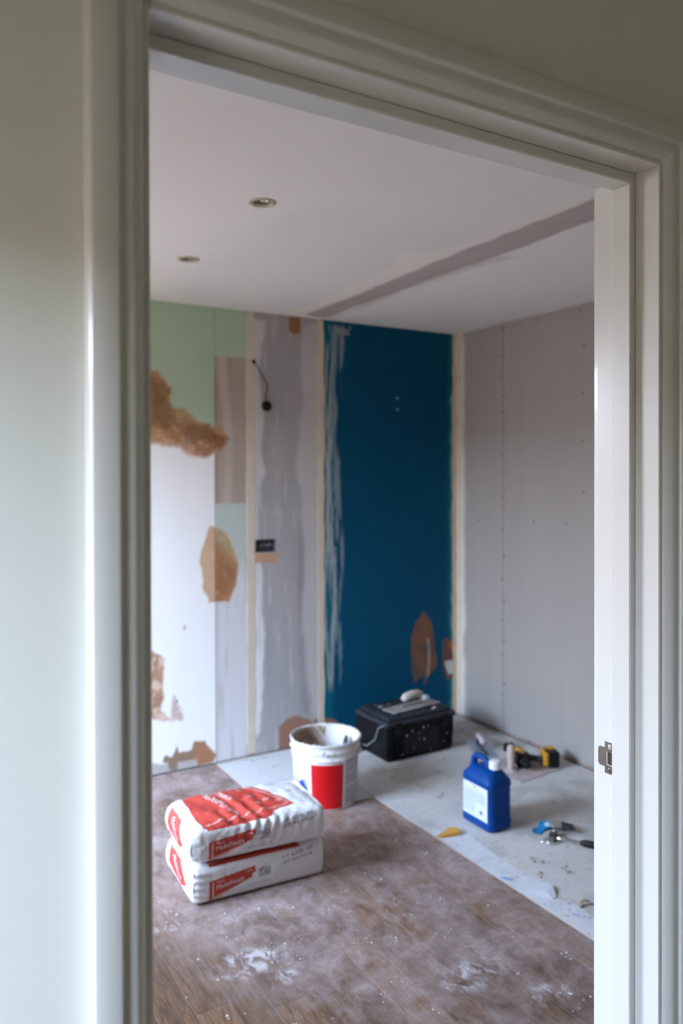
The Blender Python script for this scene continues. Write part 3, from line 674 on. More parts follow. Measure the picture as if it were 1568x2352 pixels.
# outline in (z, y): plate with a latch mouth left open, built as five pads
b = MB(); X0, X1 = -.0014, 0
def pad(z0, z1, y0, y1): b.box(X0, X1, y0, y1, z0, z1, .0002)
pad(-.0275, -.0105, -.0095, .0085); pad(.0105, .0275, -.0095, .0085); pad(-.0105, .0105, .0045, .0085)
b.build('plate', m_steel, sk)
V = []; F = []; n_ = 8
lipz = [(-.0165, 0), (.0165, 0)]
b = MB()
for i in range(n_):
    y0 = .0085+i*.0018; y1 = y0+.0018; dx0 = -.0014+.0004*i*i/10; ex = .0 if i < 6 else (.0012 if i == 6 else .003)
    b.box(X0, X1, y0, y1, -.0165+ex, .0165-ex)
b.build('lip', m_steel, sk)
MB().box(-.0016, .0, -.0095, .0045, -.0125, -.0108, .0002).box(-.0012, 0, .0028, .0045, -.0105, .0105).build('mouth_edge', mat('bright_edge', (.8, .8, .8), .25, .9), sk)
MB().box(-.0006, .0, -.0095, .003, -.0105, .0105).build('latch_recess', mat('recess_shade_brown', (.035, .022, .010), .8), sk)  # flat dark pad standing in for the shade inside the latch hole
for z, mm, nm in ((.0205, m_scr, 'screw'), (-.0200, m_steel, 'screw')):
    s_ = MB().lathe([(.0048, 0), (.0044, .0012), (.0022, .0016), (.0018, .0006), (0, .0004)], 20, rot_to((-1, 0, 0), (-.0012, -.0040, z))).build(nm, mm, sk, angle=40)
tag(sk, 'steel strike plate with two screws let into right door jamb', 'strike plate')
# ---------------- plaster bags --------------------------------------------------
m_bag = mat('paper_bag', rough=.55, attr=True, bump=.12, bscale=45, noise=.04, nscale=12)
RED = (.50, .045, .03); BW = (.80, .81, .83); GR = (.30, .31, .33)
m_wprint = mat('white_print', (.85, .78, .76), .6); m_kprint = mat('grey_print', (.13, .14, .16), .6); m_rprint = mat('red_print', (.62, .07, .04), .6)
class Bag:
    L, W, Tt = .500, .300, .128
    def __init__(s, seed, up): s.seed = seed; s.up = up
    def core(s, p):
        """p: (n,3) on the surface of the box [0,L]x[0,W]x[0,T] -> rounded and crumpled position"""
        L, W, Tt = s.L, s.W, s.Tt; p = np.asarray(p, float); r = np.array([.030, .032, .030]) if s.up else np.array([.020, .022, .022])
        half = np.array([L/2, W/2, Tt/2]); q = p-half; inner = np.clip(q, -(half-r), half-r); d = (q-inner)/r
        n = np.linalg.norm(d, axis=1, keepdims=True); n[n < 1e-9] = 1; N_ = d/n*r; out = inner+N_
        nn = N_/r; nn = nn/(np.linalg.norm(nn, axis=1, keepdims=True)+1e-9)
        x, y, z = (out+half).T; sx = np.clip(x/L, 0, 1); sy = np.clip(y/W, 0, 1); sz = np.clip(z/Tt, 0, 1); sd = s.seed
        bulge = .007*np.sin(np.pi*sx)*np.sin(np.pi*sy)
        top = sm(.5, 1, nn[:, 2]); front = sm(.3, .9, -nn[:, 1]); left = sm(.3, .9, -nn[:, 0]); right = sm(.3, .9, nn[:, 0])
        low = (fbm(x, y+z, 7, sd, 3)-.5)
        if s.up:
            dz = bulge*top+top*low*.018
            # sag toward the right end, folds radiating from the middle of the front edge
            z = z-top*.020*sm(.62, 1.0, sx)*sy+dz-top*.012*sm(.0, .12, .12-sx)*0
            ang = np.arctan2(sx-.40, 1.05-sy+.0)
            amp = top*np.exp(-((sx-.42)/.20)**2)*sm(1.1, .2, sy)
            z = z+amp*.0065*np.sin(sx*58+sy*7+9*low)-amp*.004
            z = z+top*.004*np.sin((sx-.2)*30+sy*9)*np.exp(-((sx-.2)/.12)**2)
            fr = front*np.exp(-((sx-.52)/.16)**2)*sm(.1, .9, sz)
            y = y-fr*.006*np.sin(sx*85+(1-sz)*7)+front*.002*(fbm(x, z, 40, sd+3)-.5)-front*.006*np.sin(np.pi*sz)
            x = x-left*(.026*np.sin(np.pi*sz)*(.4+.6*sy)+.008)*1.0+.020*(1-sy)*sm(.6, 1, sz)*left*1.2
            x = x+right*.004*np.sin(np.pi*sz)
            z = z-sm(.9, 1, sx)*top*.006
        else:
            z = z+bulge*.6*top+top*low*.008
            x = x-left*(.022*np.sin(np.pi*sz)*(.3+.7*sy)); y = y-front*.003*np.sin(np.pi*sz)+front*.0022*(fbm(x, z*.6, 30, sd)-.5)
            fr = front*np.exp(-((sx-.06)/.06)**2); y = y+fr*.003*np.sin(sz*34+sx*20)
        cr = (fbm(x*2+y, z*2+y*1.3, 26, sd+9, 3)-.5)*.0035*(1.3 if s.up else .8)
        o = np.stack([x, y, z], 1)+nn*cr[:, None]
        o[:, 2] = np.maximum(o[:, 2], 0)
        return o
    def pt(s, face, a, b_, off=0):
        """a,b in 0..1 : along and up/deep"""
        a = np.asarray(a, float); b_ = np.asarray(b_, float); z = a*0
        if face == 'front': p = np.stack([a*s.L, z, b_*s.Tt], 1); n = (0, -1, 0)
        elif face == 'top': p = np.stack([a*s.L, b_*s.W, z+s.Tt], 1); n = (0, 0, 1)
        elif face == 'left': p = np.stack([z, (1-a)*s.W, b_*s.Tt], 1); n = (-1, 0, 0)
        elif face == 'right': p = np.stack([z+s.L, a*s.W, b_*s.Tt], 1); n = (1, 0, 0)
        elif face == 'back': p = np.stack([(1-a)*s.L, z+s.W, b_*s.Tt], 1); n = (0, 1, 0)
        else: p = np.stack([a*s.L, (1-b_)*s.W, z], 1); n = (0, 0, -1)
        return s.core(p)+np.array(n)*off-np.array([s.L/2, s.W/2, 0])
def inpoly(a, b_, poly):
    ins = np.zeros(a.shape, bool); n = len(poly)
    for i in range(n):
        ax, ay = poly[i]; bx, by = poly[(i+1) % n]
        ins ^= ((ay > b_) != (by > b_)) & (a < (bx-ax)*(b_-ay)/((by-ay) if by != ay else 1e-9)+ax)
    return ins
def lam(a, b_, segs, wd, ar):     # thin line mask
    m = np.zeros(a.shape, bool)
    for (x0, y0), (x1, y1) in segs:
        dx, dy = (x1-x0)*ar, y1-y0; px, py = (a-x0)*ar, b_-y0; t = np.clip((px*dx+py*dy)/(dx*dx+dy*dy), 0, 1); m |= np.hypot(px-t*dx, py-t*dy) < wd
    return m
FLAG = [(.115, .02), (.115, .60), (.45, .74), (.455, .58), (.43, .55), (.43, .45), (.40, .42)]
def bag_cols(face, a, b_, up):
    c = np.ones(a.shape+(3,))*np.array(BW)
    c = c*(1-.06*(fbm(a, b_, 6, 3)-.3))[..., None]
    def rgn(poly, col): 
        k = inpoly(a, b_, poly); c[k] = col
    if face == 'front':
        rgn(FLAG, RED)
        k = lam(a, b_, [((.14, .12), (.14, .55)), ((.14, .12), (.37, .36)), ((.14, .12), (.38, .37))], .022, 3.9) & inpoly(a, b_, FLAG); c[k] = (.80, .55, .5)
        if up: rgn([(.11, .90), (.11, 1.1), (.40, 1.1), (.40, .92)], RED)
        k = (a > .475) & (a < .565) & (b_ > .40) & (b_ < .66) & (vn(a*150, b_*45, 3) > .25); c[k] = (.36, .37, .39)
    if face == 'top':
        tp = [(.10, -.1), (.06, .25), (.055, 1.1), (.56, 1.1), (.66, .72), (.80, .20), (.62, .12), (.55, -.1)] if up else [(.12, -.1), (.12, 1.1), (.6, 1.1), (.83, -.1)]
        rgn(tp, RED)
        k = inpoly(a, b_, tp); c[k] = c[k]*(1+.35*(fbm(a*2, b_, 7, 5)[k]-.5))[:, None]
        k = lam(a, b_, [((.10, .07), (.62, .20)), ((.62, .20), (.76, .26)), ((.76, .26), (.60, .80)), ((.60, .80), (.50, 1.0))], .006, 1.67) & inpoly(a, b_, tp); c[k] = (.8, .6, .55)
    if face == 'left':
        rgn([(.15, .90), (.56, .86), (.84, .42), (.58, .16), (.18, .42)], RED)
        rgn([(.17, .32), (.52, .08), (.54, .02), (.17, .22)], RED)
        k = (a > .86) & (a < .94) & (b_ > .22) & (b_ < .42) & (vn(a*40, b_*30, 3) > .3); c[k] = (.33, .40, .48)
    if face == 'right' : pass
    return c
def make_bag(name, seed, up, loc, rz):
    B_ = Bag(seed, up); V = []; F = []; C_ = []; idx = 0
    nx, ny, nz = 190, 110, 56
    for face, na, nb in (('front', nx, nz), ('top', nx, ny), ('left', ny, nz), ('right', ny, nz), ('back', nx, nz), ('bottom', nx//4, ny//4)):
        a, b_ = np.meshgrid(np.linspace(0, 1, na+1), np.linspace(0, 1, nb+1)); p = B_.pt(face, a.ravel(), b_.ravel())
        V.append(p); C_.append(bag_cols(face, a, b_, up).reshape(-1, 3))
        i = np.arange(nb)[:, None]*(na+1)+np.arange(na)[None, :]; F.append(np.stack([i, i+1, i+na+2, i+na+1], -1).reshape(-1, 4)+idx); idx += len(p)
    V = np.concatenate(V); F = np.concatenate(F); C_ = np.concatenate(C_)
    rt_ = empty(name, loc, rz)
    me = bpy.data.meshes.new('bag_body'); nf = len(F)
    me.vertices.add(len(V)); me.vertices.foreach_set('co', V.astype(np.float32).ravel())
    me.loops.add(nf*4); me.loops.foreach_set('vertex_index', F.ravel().astype(np.int32))
    me.polygons.add(nf); me.polygons.foreach_set('loop_start', np.arange(0, nf*4, 4, dtype=np.int32)); me.polygons.foreach_set('loop_total', np.full(nf, 4, np.int32))
    me.update(calc_edges=True); me.polygons.foreach_set('use_smooth', np.full(nf, True)); me.materials.append(m_bag)
    at = me.color_attributes.new('tint', 'FLOAT_COLOR', 'POINT'); c4 = np.ones((len(V), 4), np.float32); c4[:, :3] = C_; at.data.foreach_set('color', c4.ravel())
    import bmesh
    bm = bmesh.new(); bm.from_mesh(me); bmesh.ops.remove_doubles(bm, verts=bm.verts, dist=1e-5); bm.to_mesh(me); bm.free()
    o = bpy.data.objects.new('bag_body', me); COL.objects.link(o); o.parent = rt_
    def word(txt, face, c0, ux, uy, m, nm='lettering'):
        """quad placed at c0 with edge vectors ux (baseline) and uy (height), in face coordinates"""
        v, f = text_geo(txt)
        a = np.array([c0[0]+ux[0]*x+uy[0]*y for x, y in v]); b2 = np.array([c0[1]+ux[1]*x+uy[1]*y for x, y in v])
        mesh(nm, B_.pt(face, a, b2, .0013), f, m, rt_)
    word('Thistle', 'front', (.165, .50), (.06, .025), (0, .06), m_wprint)
    word('MultiFinish', 'front', (.165, .34), (.20, .08), (0, .12), m_wprint)
    word('25kg', 'front', (.385, .60), (.045, .018), (0, .06), m_wprint)
    word('British Gypsum', 'front', (.40, .20), (.17, .035), (0, .055), m_kprint)
    word('17 L5B 25', 'front', (.66, .74), (.24, .10), (0, .09), m_kprint); word('07 41 M16', 'front', (.665, .58), (.23, .10), (0, .09), m_kprint)
    word('MultiFinish', 'left', (.30, .72), (.30, -.36), (.07, .08), m_wprint)
    if up:
        word('MultiFinish', 'top', (.18, .92), (.16, -.72), (.05, .03), m_wprint); word('Thistle', 'top', (.30, .88), (.07, -.30), (.04, .02), m_wprint)
        for i, (x, y) in enumerate(((.50, .55), (.47, .80), (.60, .42), (.68, .33), (.53, .36))):
            word(('25', 'kg', 'O', 'O', '2')[i], 'top', (x, y), (.04, -.02), (.005, .05), m_wprint)
        word('British Gypsum', 'top', (.70, .84), (.12, .04), (0, .05), m_kprint); word('CE', 'top', (.80, .52), (.05, .015), (0, .06), m_kprint)
    # folded seam of the block end
    sm_ = [B_.pt('left', np.array([1.0]), np.array([t]), 0)[0] for t in np.linspace(.08, .95, 14)]
    MB().tube([tuple(p+np.array([.001, -.001, 0])+np.array([.0025*math.sin(i*.9), 0, 0])) for i, p in enumerate(sm_)], .0016, 6).build('folded_seam', mat('bag_seam', (.70, .71, .73), .6), rt_, smooth=True)
    return rt_
bg1 = make_bag('plaster_bag', 5, False, (1.166, 2.672, .001), math.radians(-3.5))
tag(bg1, 'lower white and red paper plaster bag lying on the wooden floor', 'bag', 'stacked plaster bags')
bg2 = make_bag('plaster_bag', 11, True, (1.170, 2.668, .1365), math.radians(-5.5))
tag(bg2, 'upper crumpled white and red plaster bag on top of the other bag', 'bag', 'stacked plaster bags')
# ---------------- white plastic bucket --------------------------------------------
m_tub = mat('bucket_plastic', rough=.38, attr=True, spec=.5)
bk_ = empty('plaster_bucket', (1.742, 3.095, .0))
BH = .292
def brad(z): return .139+(.156-.139)*np.clip(z/BH, 0, 1)
az0 = math.atan2(-3.095, -1.742)                      # towards the doorway
def bucket_col(A, Z):
    c = np.ones(A.shape+(3,))*np.array((.82, .83, .85)); d = A     # angle measured from the doorway direction, + to the right
    rd = (d > -.46) & (d < .55) & (Z > .004) & (Z < .205); c[rd] = (.62, .003, .008)
    c[(d > -.43) & (d < -.15) & (Z > .018) & (Z < .034) & (vn(d*160, Z*300, 2) > .35)] = (.75, .45, .55)
    k = (d > .63) & (d < 1.4) & (Z > .010) & (Z < .215); c[k] = (.50, .49, .51)
    k2 = k & (np.mod(Z, .0085) > .0055) & (vn(d*60, np.floor(Z/.0085)*3.1, 5) > .3); c[k2] = (.27, .26, .28)
    c[k & ((np.abs(Z-.10) < .003) | (np.abs(Z-.155) < .002))] = (.72, .72, .73)
    pic = (d > -1.3) & (d < -.58) & (Z > .02) & (Z < .135-.05*(d+.42)*-0)
    c[pic] = (.45, .47, .52)
    bl = blob(d, Z, -.80, .085, .22, .038, .5, 3); c = mix(c, (.01, .04, .33), bl*pic)
    c = mix(c, (.62, .20, .10), blob(d, Z, -1.0, .067, .10, .014, .4, 4)*pic); c = mix(c, (.75, .76, .82), blob(d, Z, -.98, .092, .09, .014, .4, 7)*pic)
    c = mix(c, (.75, .68, .35), blob(d, Z, -.88, .126, .05, .008, .3, 8)*.8)
    c = mix(c, (.12, .13, .16), ((Z < .04) & pic)*.5)
    top = (Z > .215)
    c = mix(c, (.55, .49, .43), sm(.60, .72, fbm(d*2, Z*9, 2.2, 33))*top*.7)
    c = mix(c, (.52, .44, .36), sm(.45, .9, d)*top*.55)
    return c
m_in = mat('plaster_residue', rough=.8, attr=True, bump=.3, bscale=60)
def bgrid(name, rs, m, colf, parent, sect=None, zoff=0):
    # rs: list of (r,z)
    n = 300; A = np.linspace(-math.pi, math.pi, n+1); R = np.array([r for r, z in rs]); Z = np.array([z for r, z in rs])
    def fn(U, V_):
        i = np.clip(V_.astype(int), 0, len(rs)-1); r = R[i]; ang = az0+U; return r*np.cos(ang), r*np.sin(ang), Z[i]
    return grid(name, A, np.arange(len(rs)), fn, lambda U, V_: colf(U, Z[np.clip(V_.astype(int), 0, len(rs)-1)]), m, parent, smooth=True)
outer = [(brad(z)-(.006 if z < .001 else 0), z) for z in np.concatenate([[0, .002], np.arange(.004, .216, .002)])]
bgrid('bucket_body', outer, m_tub, bucket_col, bk_)
b = MB().lathe([(0, .001), (.128, .001), (.133, 0)], 48); b.build('bucket_base', mat('base_plastic', (.8, .8, .82), .4), bk_, smooth=True)
rim = [(.1520, .216), (.1575, .220), (.1580, .2225), (.1540, .2240), (.1550, .250), (.1590, .2520), (.1595, .2560), (.1570, .2580), (.1580, .284), (.1625, .2865), (.1630, .290), (.1605, .2930), (.1570, .2915), (.1555, .285)]
bgrid('rim_band', rim, m_tub, bucket_col, bk_)
def in_col(A, Z):
    c = np.ones(A.shape+(3,))*np.array((.72, .69, .66)); n = fbm(A*1.2, Z*10, 2.4, 55)
    c = mix(c, (.30, .21, .125), sm(.42, .56, fbm(np.cos(A)*1.5+2, np.sin(A)*1.5+Z*6, 1.6, 8)+.22*sm(1.8, 2.6, -A)))
    c = mix(c, (.80, .78, .76), sm(.50, .62, n)*.6)
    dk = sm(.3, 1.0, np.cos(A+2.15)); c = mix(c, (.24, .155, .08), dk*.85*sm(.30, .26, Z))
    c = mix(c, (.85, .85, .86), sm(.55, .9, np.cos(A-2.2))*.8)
    return c
inner = [(brad(z)-.003, z) for z in np.arange(.286, .05, -.006)]+[(.12, .052), (.06, .048), (.001, .047)]
bgrid('plaster_coated_inside', inner, m_in, in_col, bk_)
# handle lugs and wire bail folded down at the back right
for s_ in (-1, 1):
    ang = az0+.9*s_+(.35 if s_ > 0 else -.9); p = (.160*math.cos(ang), .160*math.sin(ang), .236)
    MB().lathe([(0, 0), (.011, 0), (.011, .006), (.005, .009), (0, .009)], 16, rot_to((math.cos(ang), math.sin(ang), 0), p)).build('handle_lug', mat('lug_plastic', (.7, .7, .72), .4), bk_, angle=40)
ps = []
for k in range(15):
    a = az0+1.25+(math.pi*1.02)*k/14; ps.append((.166*math.cos(a), .166*math.sin(a), .236-.035*math.sin(math.pi*k/14)))
MB().tube(ps, .0022, 7).build('wire_handle', mat('handle_wire', (.25, .25, .26), .4, .8), bk_, smooth=True)
rng = random.Random(3); b = MB()
for k in range(46):
    a = az0+rng.uniform(-2.6, 2.6); z = rng.choice((rng.uniform(.22, .29), .2925)); r_ = .1575+.002*(z < .29)
    b.lathe([(0, .0016), (rng.uniform(.002, .006), .0006), (rng.uniform(.003, .007), -.001)], 7, rot_to((math.cos(a), math.sin(a), .2), (r_*math.cos(a), r_*math.sin(a), z)))
o = b.build('plaster_splashes', mat('splash', (.50, .44, .38), .9), bk_, smooth=True); o['kind'] = 'stuff'
tag(bk_, 'white plastic bucket with red label, coated in dried plaster, behind the bags', 'bucket')
# small tool leaning inside the bucket
tb = empty('bucket_trowel', (1.742+.075, 3.095-.005, .052))
MB().tube([(.0, .0, .0), (.022, .012, .12), (.034, .018, .150)], [.004, .004, .006], 10).build('shank', mat('grey_steel', (.3, .32, .35), .4, .8), tb, smooth=True)
MB().tube([(.032, .017, .140), (.038, .020, .165), (.046, .025, .196)], [.010, .013, .011], 14).build('handle', mat('slate_grip', (.05, .07, .11), .5), tb, smooth=True)
MB().tube([(.045, .024, .190), (.050, .027, .208)], [.010, .007], 12).build('handle_end', mat('dark_brown_end', (.09, .06, .03), .6), tb, smooth=True)
tag(tb, 'short dark handled tool standing in the white bucket against its rim', 'tool')
# ---------------- black tool box ---------------------------------------------------
m_tb = mat('black_toolbox_plastic', (.004, .0045, .006), .5, spec=.2); m_tb2 = mat('toolbox_lid_dusty', (.022, .026, .034), .5, noise=.5, nscale=25)
m_tbp = mat('toolbox_panel', (.009, .011, .014), .5, spec=.25); m_spl = mat('plaster_fleck', (.55, .50, .46), .85)
tx = empty('tool_box', (2.428, 3.440, SH), math.radians(1.0)); W2, D2, TH = .222, .150, .180
b = MB(); c = .010
V = []; F = []
sec = [(0, -.016, -.012), (.012, -.006, -.004), (.10, -.002, 0), (TH, 0, 0)]
for z, ix, iy in sec:
    w_, d_ = W2+ix, D2+iy
    for x, y in ((-w_+c, -d_), (w_-c, -d_), (w_, -d_+c), (w_, d_-c), (w_-c, d_), (-w_+c, d_), (-w_, d_-c), (-w_, -d_+c)): V.append((x, y, z))
for k in range(3):
    for i in range(8): F.append((k*8+i, k*8+(i+1) % 8, (k+1)*8+(i+1) % 8, (k+1)*8+i))
F.append(tuple(range(8))[::-1]); F.append(tuple(range(24, 32)))
mesh('box_body', V, F, m_tb, tx, angle=40)
b = MB().box(-W2-.004, W2+.004, -D2-.005, D2+.005, TH+.001, TH+.026, .006).box(-W2+.012, W2-.012, -D2+.010, D2-.010, TH+.026, TH+.040, .008)
ld = b.build('lid', m_tb2, tx)
for x0, x1 in ((-W2+.03, -.135), (.135, W2-.03)): MB().box(x0, x1, -D2+.02, D2-.02, TH+.040, TH+.046, .002).build('lid_compartment', m_tb2, ld)
MB().box(-.120, .115, -D2-.006, -D2+.001, .028, .138, .004).build('front_panel', m_tbp, tx)
for x in (-.155, .150):
    lt = MB().box(x-.020, x+.020, -D2-.013, -D2-.004, TH-.045, TH+.018, .003).build('latch', m_tb, tx)
    MB().box(x-.012, x+.012, -D2-.016, -D2-.012, TH-.04, TH-.018, .001).build('latch_tab', m_tbp, lt)
for x in (-.19, -.17, .175, .195): MB().box(x-.003, x+.003, -D2-.005, -D2+.002, .02, TH-.05, .001).build('rib', m_tb, tx)
for k in range(3): MB().box(W2-.001, W2+.005, -D2+.03+.09*k, -D2+.04+.09*k, .02, TH-.02, .001).build('rib', m_tb, tx)
MB().lathe([(0, -.012), (.024, -.012), (.027, -.008), (.027, .008), (.024, .012), (0, .012)], 28, T((-W2-.014, .088, .027), 0, math.pi/2, 0)).build('wheel', m_blk, tx, angle=40)
MB().lathe([(0, -.012), (.024, -.012), (.027, -.008), (.027, .008), (.024, .012), (0, .012)], 28, T((W2+.014, .088, .027), 0, math.pi/2, 0)).build('wheel', m_blk, tx, angle=40)
MB().tube([(-W2-.006, -D2+.02, TH+.01), (-W2-.012, -.09, TH-.01), (-W2-.013, -.06, .1), (-W2-.012, .02, .045), (-W2-.006, .08, .04)], .0035, 8).build('wheel_highlight_strip', mat('highlight_grey', (.22, .25, .28), .45), tx, smooth=True)  # grey strip drawn in for the pale highlight beside the wheel
MB().tube([(-.06, D2-.02, TH+.034), (-.05, D2-.022, TH+.037), (.05, D2-.022, TH+.037), (.06, D2-.02, TH+.034)], .006, 10).build('carry_handle', m_tb, tx, smooth=True)
rng = random.Random(8); b = MB()
for x, z in ((-.168, .155), (-.10, .125), (-.02, .125), (.012, .148), (.045, .15), (-.02, .095), (.013, .088), (-.055, .055), (-.125, .03), (.165, .15), (.17, .09), (.06, .02), (.15, .05), (-.06, .14)):
    r_ = rng.uniform(.003, .006); b.lathe([(0, .0012), (r_*.7, .0009), (r_, -.001)], 8, rot_to((0, -1, 0), (x, -D2-.0062 if -.12 < x < .115 and .028 < z < .138 else -D2-.0006 if z < TH-.05 else -D2-.001, z)))
for k in range(30):
    x, y = rng.uniform(-W2+.03, W2-.03), rng.uniform(-D2+.02, D2-.03); r_ = rng.uniform(.002, .007)
    if abs(x) < .12: b.lathe([(0, .0014), (r_*.7, .001), (r_, -.001)], 8, T((x, y, TH+.0405)))
o = b.build('plaster_flecks', m_spl, tx, smooth=True); o['kind'] = 'stuff'
def lump(name, cx, cy, rx, ry, h, m, parent=None, seed=1, n=14, z=0, rz=0):
    V = [(0, 0, h)]; F = []; rg = random.Random(seed); ph = [rg.uniform(.75, 1.2) for _ in range(n)]
    for k, (f, hh) in enumerate(((.45, .85), (.8, .5), (1, 0))):
        for i in range(n):
            a = 2*math.pi*i/n; V.append((rx*f*ph[i]*math.cos(a), ry*f*ph[i]*math.sin(a), h*hh*(rg.uniform(.8, 1.15) if hh else 1)))
    for i in range(n): F.append((0, 1+i, 1+(i+1) % n))
    for k in range(2):
        for i in range(n): a = 1+k*n+i; b2 = 1+k*n+(i+1) % n; F.append((a, a+n, b2+n, b2))
    F.append(tuple(1+2*n+i for i in range(n))[::-1])
    o = mesh(name, V, F, m, parent, smooth=True); o.location = (cx, cy, z); o.rotation_euler = (0, 0, rz); return o
m_pl = mat('dried_plaster', (.62, .56, .52), .85, noise=.15, nscale=60)
lump('plaster_dab', -.125, .06, .035, .012, .005, m_spl, tx, 2, z=TH+.0405, rz=.2); lump('plaster_dab', .175, -.07, .03, .014, .005, m_spl, tx, 3, z=TH+.0405, rz=.5); lump('plaster_dab', .125, -.100, .016, .010, .007, m_spl, tx, 4, z=TH+.040)
tag(tx, 'black plastic wheeled tool box with dusty lid against the teal wall', 'tool box')
# plastering float on the tool box
TZ = SH+TH+.0465
ft = empty('plastering_trowel', (2.455, 3.415, TZ), math.radians(8))
MB().box(-.170, .170, -.052, .052, 0, .0035, .0008).build('blade', mat('smeared_steel_blade', (.50, .45, .42), .45, .35, noise=.25, nscale=25), ft)
MB().box(-.075, .080, -.006, .006, .0035, .012, .0015).build('mounting_bar', mat('bar_alloy', (.42, .40, .38), .4, .6), ft)
MB().tube([(.066, 0, .008), (.072, 0, .03), (.066, 0, .050)], [.008, .007, .010], 12).build('tang', m_pl, ft, smooth=True)
MB().tube([(.075, 0, .052), (.045, 0, .062), (.0, 0, .063), (-.042, 0, .056), (-.066, 0, .046)], [.013, .019, .021, .021, .013], 18).build('handle', mat('plaster_caked_grip', (.58, .51, .46), .75, noise=.12, nscale=40, bump=.3, bscale=60), ft, smooth=True)
tag(ft, 'plastering trowel with thick caked handle lying on the tool box lid', 'trowel')
o = lump('crumpled_wipe', 2.60, 3.485, .036, .026, .030, mat('pale_blue_wipe', (.42, .52, .60), .9, bump=.6, bscale=70), None, 9, 18, TZ-.006)
tag(o, 'small crumpled pale blue wipe on the tool box lid, behind trowel', 'wipe')
# ---------------- blue jerrycan --------------------------------------------------------
m_can = mat('blue_hdpe', (.0005, .052, .25), .42, spec=.2); jc = empty('jerrycan', (2.196, 2.513, SH), math.radians(0))
m_can.node_tree.nodes['Principled BSDF'].inputs['Subsurface Weight'].default_value = 0
def rsec(hx_, hy, r_, z, cy=0, n=6):
    o_ = []
    for sx, sy, a0 in ((1, 1, 0), (-1, 1, 1), (-1, -1, 2), (1, -1, 3)):
        for k in range(n): a = (a0+k/(n-1))*math.pi/2; o_.append((sx*(hx_-r_)+r_*math.cos(a), cy+sy*(hy-r_)+r_*math.sin(a), z))
    return o_
secs = [(.050, .082, .020, 0, 0), (.060, .092, .026, .004, 0), (.0645, .0960, .028, .014, 0), (.0645, .0960, .028, .034, 0), (.0620, .0935, .027, .038, 0), (.0620, .0935, .027, .178, 0), (.0645, .0960, .028, .182, 0), (.0645, .0960, .028, .196, 0), (.061, .092, .028, .206, 0), (.050, .080, .026, .222, .0), (.038, .066, .024, .236, -.001), (.030, .058, .020, .240, -.002)]
V = []; F = []; n = 24
for s_ in secs: V += rsec(s_[0], s_[1], s_[2], s_[3], s_[4])
for k in range(len(secs)-1):
    for i in range(n): F.append((k*n+i, k*n+(i+1) % n, (k+1)*n+(i+1) % n, (k+1)*n+i))
F.append(tuple(range(n))[::-1]); F.append(tuple((len(secs)-1)*n+i for i in range(n)))
mesh('can_body', V, F, m_can, jc, angle=50)
MB().tube([(0, .078, .195), (0, .083, .225), (0, .078, .255), (0, .066, .268), (0, .040, .272), (0, .010, .270), (0, -.006, .262), (0, -.012, .240), (0, -.012, .225)], [.017, .0155, .0135, .0125, .012, .012, .0125, .014, .016], 16).build('carry_handle', m_can, jc, smooth=True)
MB().lathe([(.0185, 0), (.0185, .018)], 24, T((0, -.050, .236))).build('neck', m_can, jc, smooth=True)
b = MB(); b.lathe([(.0195, 0), (.0225, .001), (.0225, .030), (.0205, .033), (0, .034)], 40, T((0, -.050, .246)))
cp = b.build('screw_cap', mat('white_cap', (.85, .87, .9), .35), jc, angle=40)
for k in range(20):
    a = 2*math.pi*k/20; q = MB().box(-.0008, .0008, -.0006, .0006, .003, .028).build('grip_rib', cp.data.materials[0], cp) if k == 0 else None
    if q: q0 = q
    else: q = q0.copy(); COL.objects.link(q)
    q.location = (.0228*math.cos(a), -.050+.0228*math.sin(a), .246); q.rotation_euler = (0, 0, a)
lb = MB().box(-.0634, -.0617, -.0760, .0760, .040, .176).build('paper_label', mat('label_paper', (.66, .72, .82), .6), jc)
m_lt = mat('label_print', (.20, .27, .36), .6); m_ink = mat('label_ink', (.06, .10, .14), .6)
rng = random.Random(5)
def lword(s, y, z, wd, ht, m, nm='lettering'):
    v, f = text_geo(s); mesh(nm, [(-.0638, y-wd*a, z+ht*b_) for a, b_ in v], f, m, lb)
lword('SBR', .012, .160, .016, .008, m_ink); lword('Admixture & Bonding Agent', .066, .148, .125, .006, m_lt)
b = MB()
for k in range(13):
    z = .140-k*.0068; y = .068
    while y > (-.066 if k < 6 else .004):
        wd = rng.uniform(.004, .014)
        if y-wd < -.068: break
        b.box(-.0637, -.0633, y-wd, y, z, z+.0022); y -= wd+.0025
b.build('small_print', m_lt, lb)['kind'] = 'stuff'
b = MB()
for k in range(9): b.box(-.0637, -.0633, -.030-k*.0020, -.0288-k*.0020+(.0004 if k % 3 else -.0003), .062, .076)
b.build('barcode', m_ink, lb)
tag(jc, 'blue plastic jerrycan with white screw cap and pale label, standing on grey board', 'jerrycan')
# ---------------- hawk, drill and trowel behind the can --------------------------------
m_pink = mat('pinkish_plaster_film', (.50, .42, .41), .8, noise=.15, nscale=18)
hk = empty('plasterers_hawk', (2.76, 2.90, SH), math.radians(6))
MB().box(-.155, .155, -.135, .135, 0, .004, .001).build('plate', m_pink, hk)
MB().lathe([(0, 0), (.034, 0), (.032, .004), (.019, .008)], 28, T((-.075, .0, .004))).build('handle_collar', m_pink, hk, angle=40)
MB().lathe([(.018, 0), (.0165, .02), (.019, .06), (.020, .09), (.018, .112), (.012, .120), (0, .122)], 24, T((-.075, 0, .010), .02, -.03)).build('handle', mat('pinkish_foam_grip', (.52, .42, .38), .8, bump=.3, bscale=50), hk, smooth=True)
tag(hk, 'pinkish plaster hawk lying upside down with handle up, behind jerrycan', 'hawk')
m_yel = mat('yellow_tool_plastic', (.62, .30, .02), .45); m_nav = mat('slate_grip', (.015, .03, .05), .6)
HZ = SH+.0055
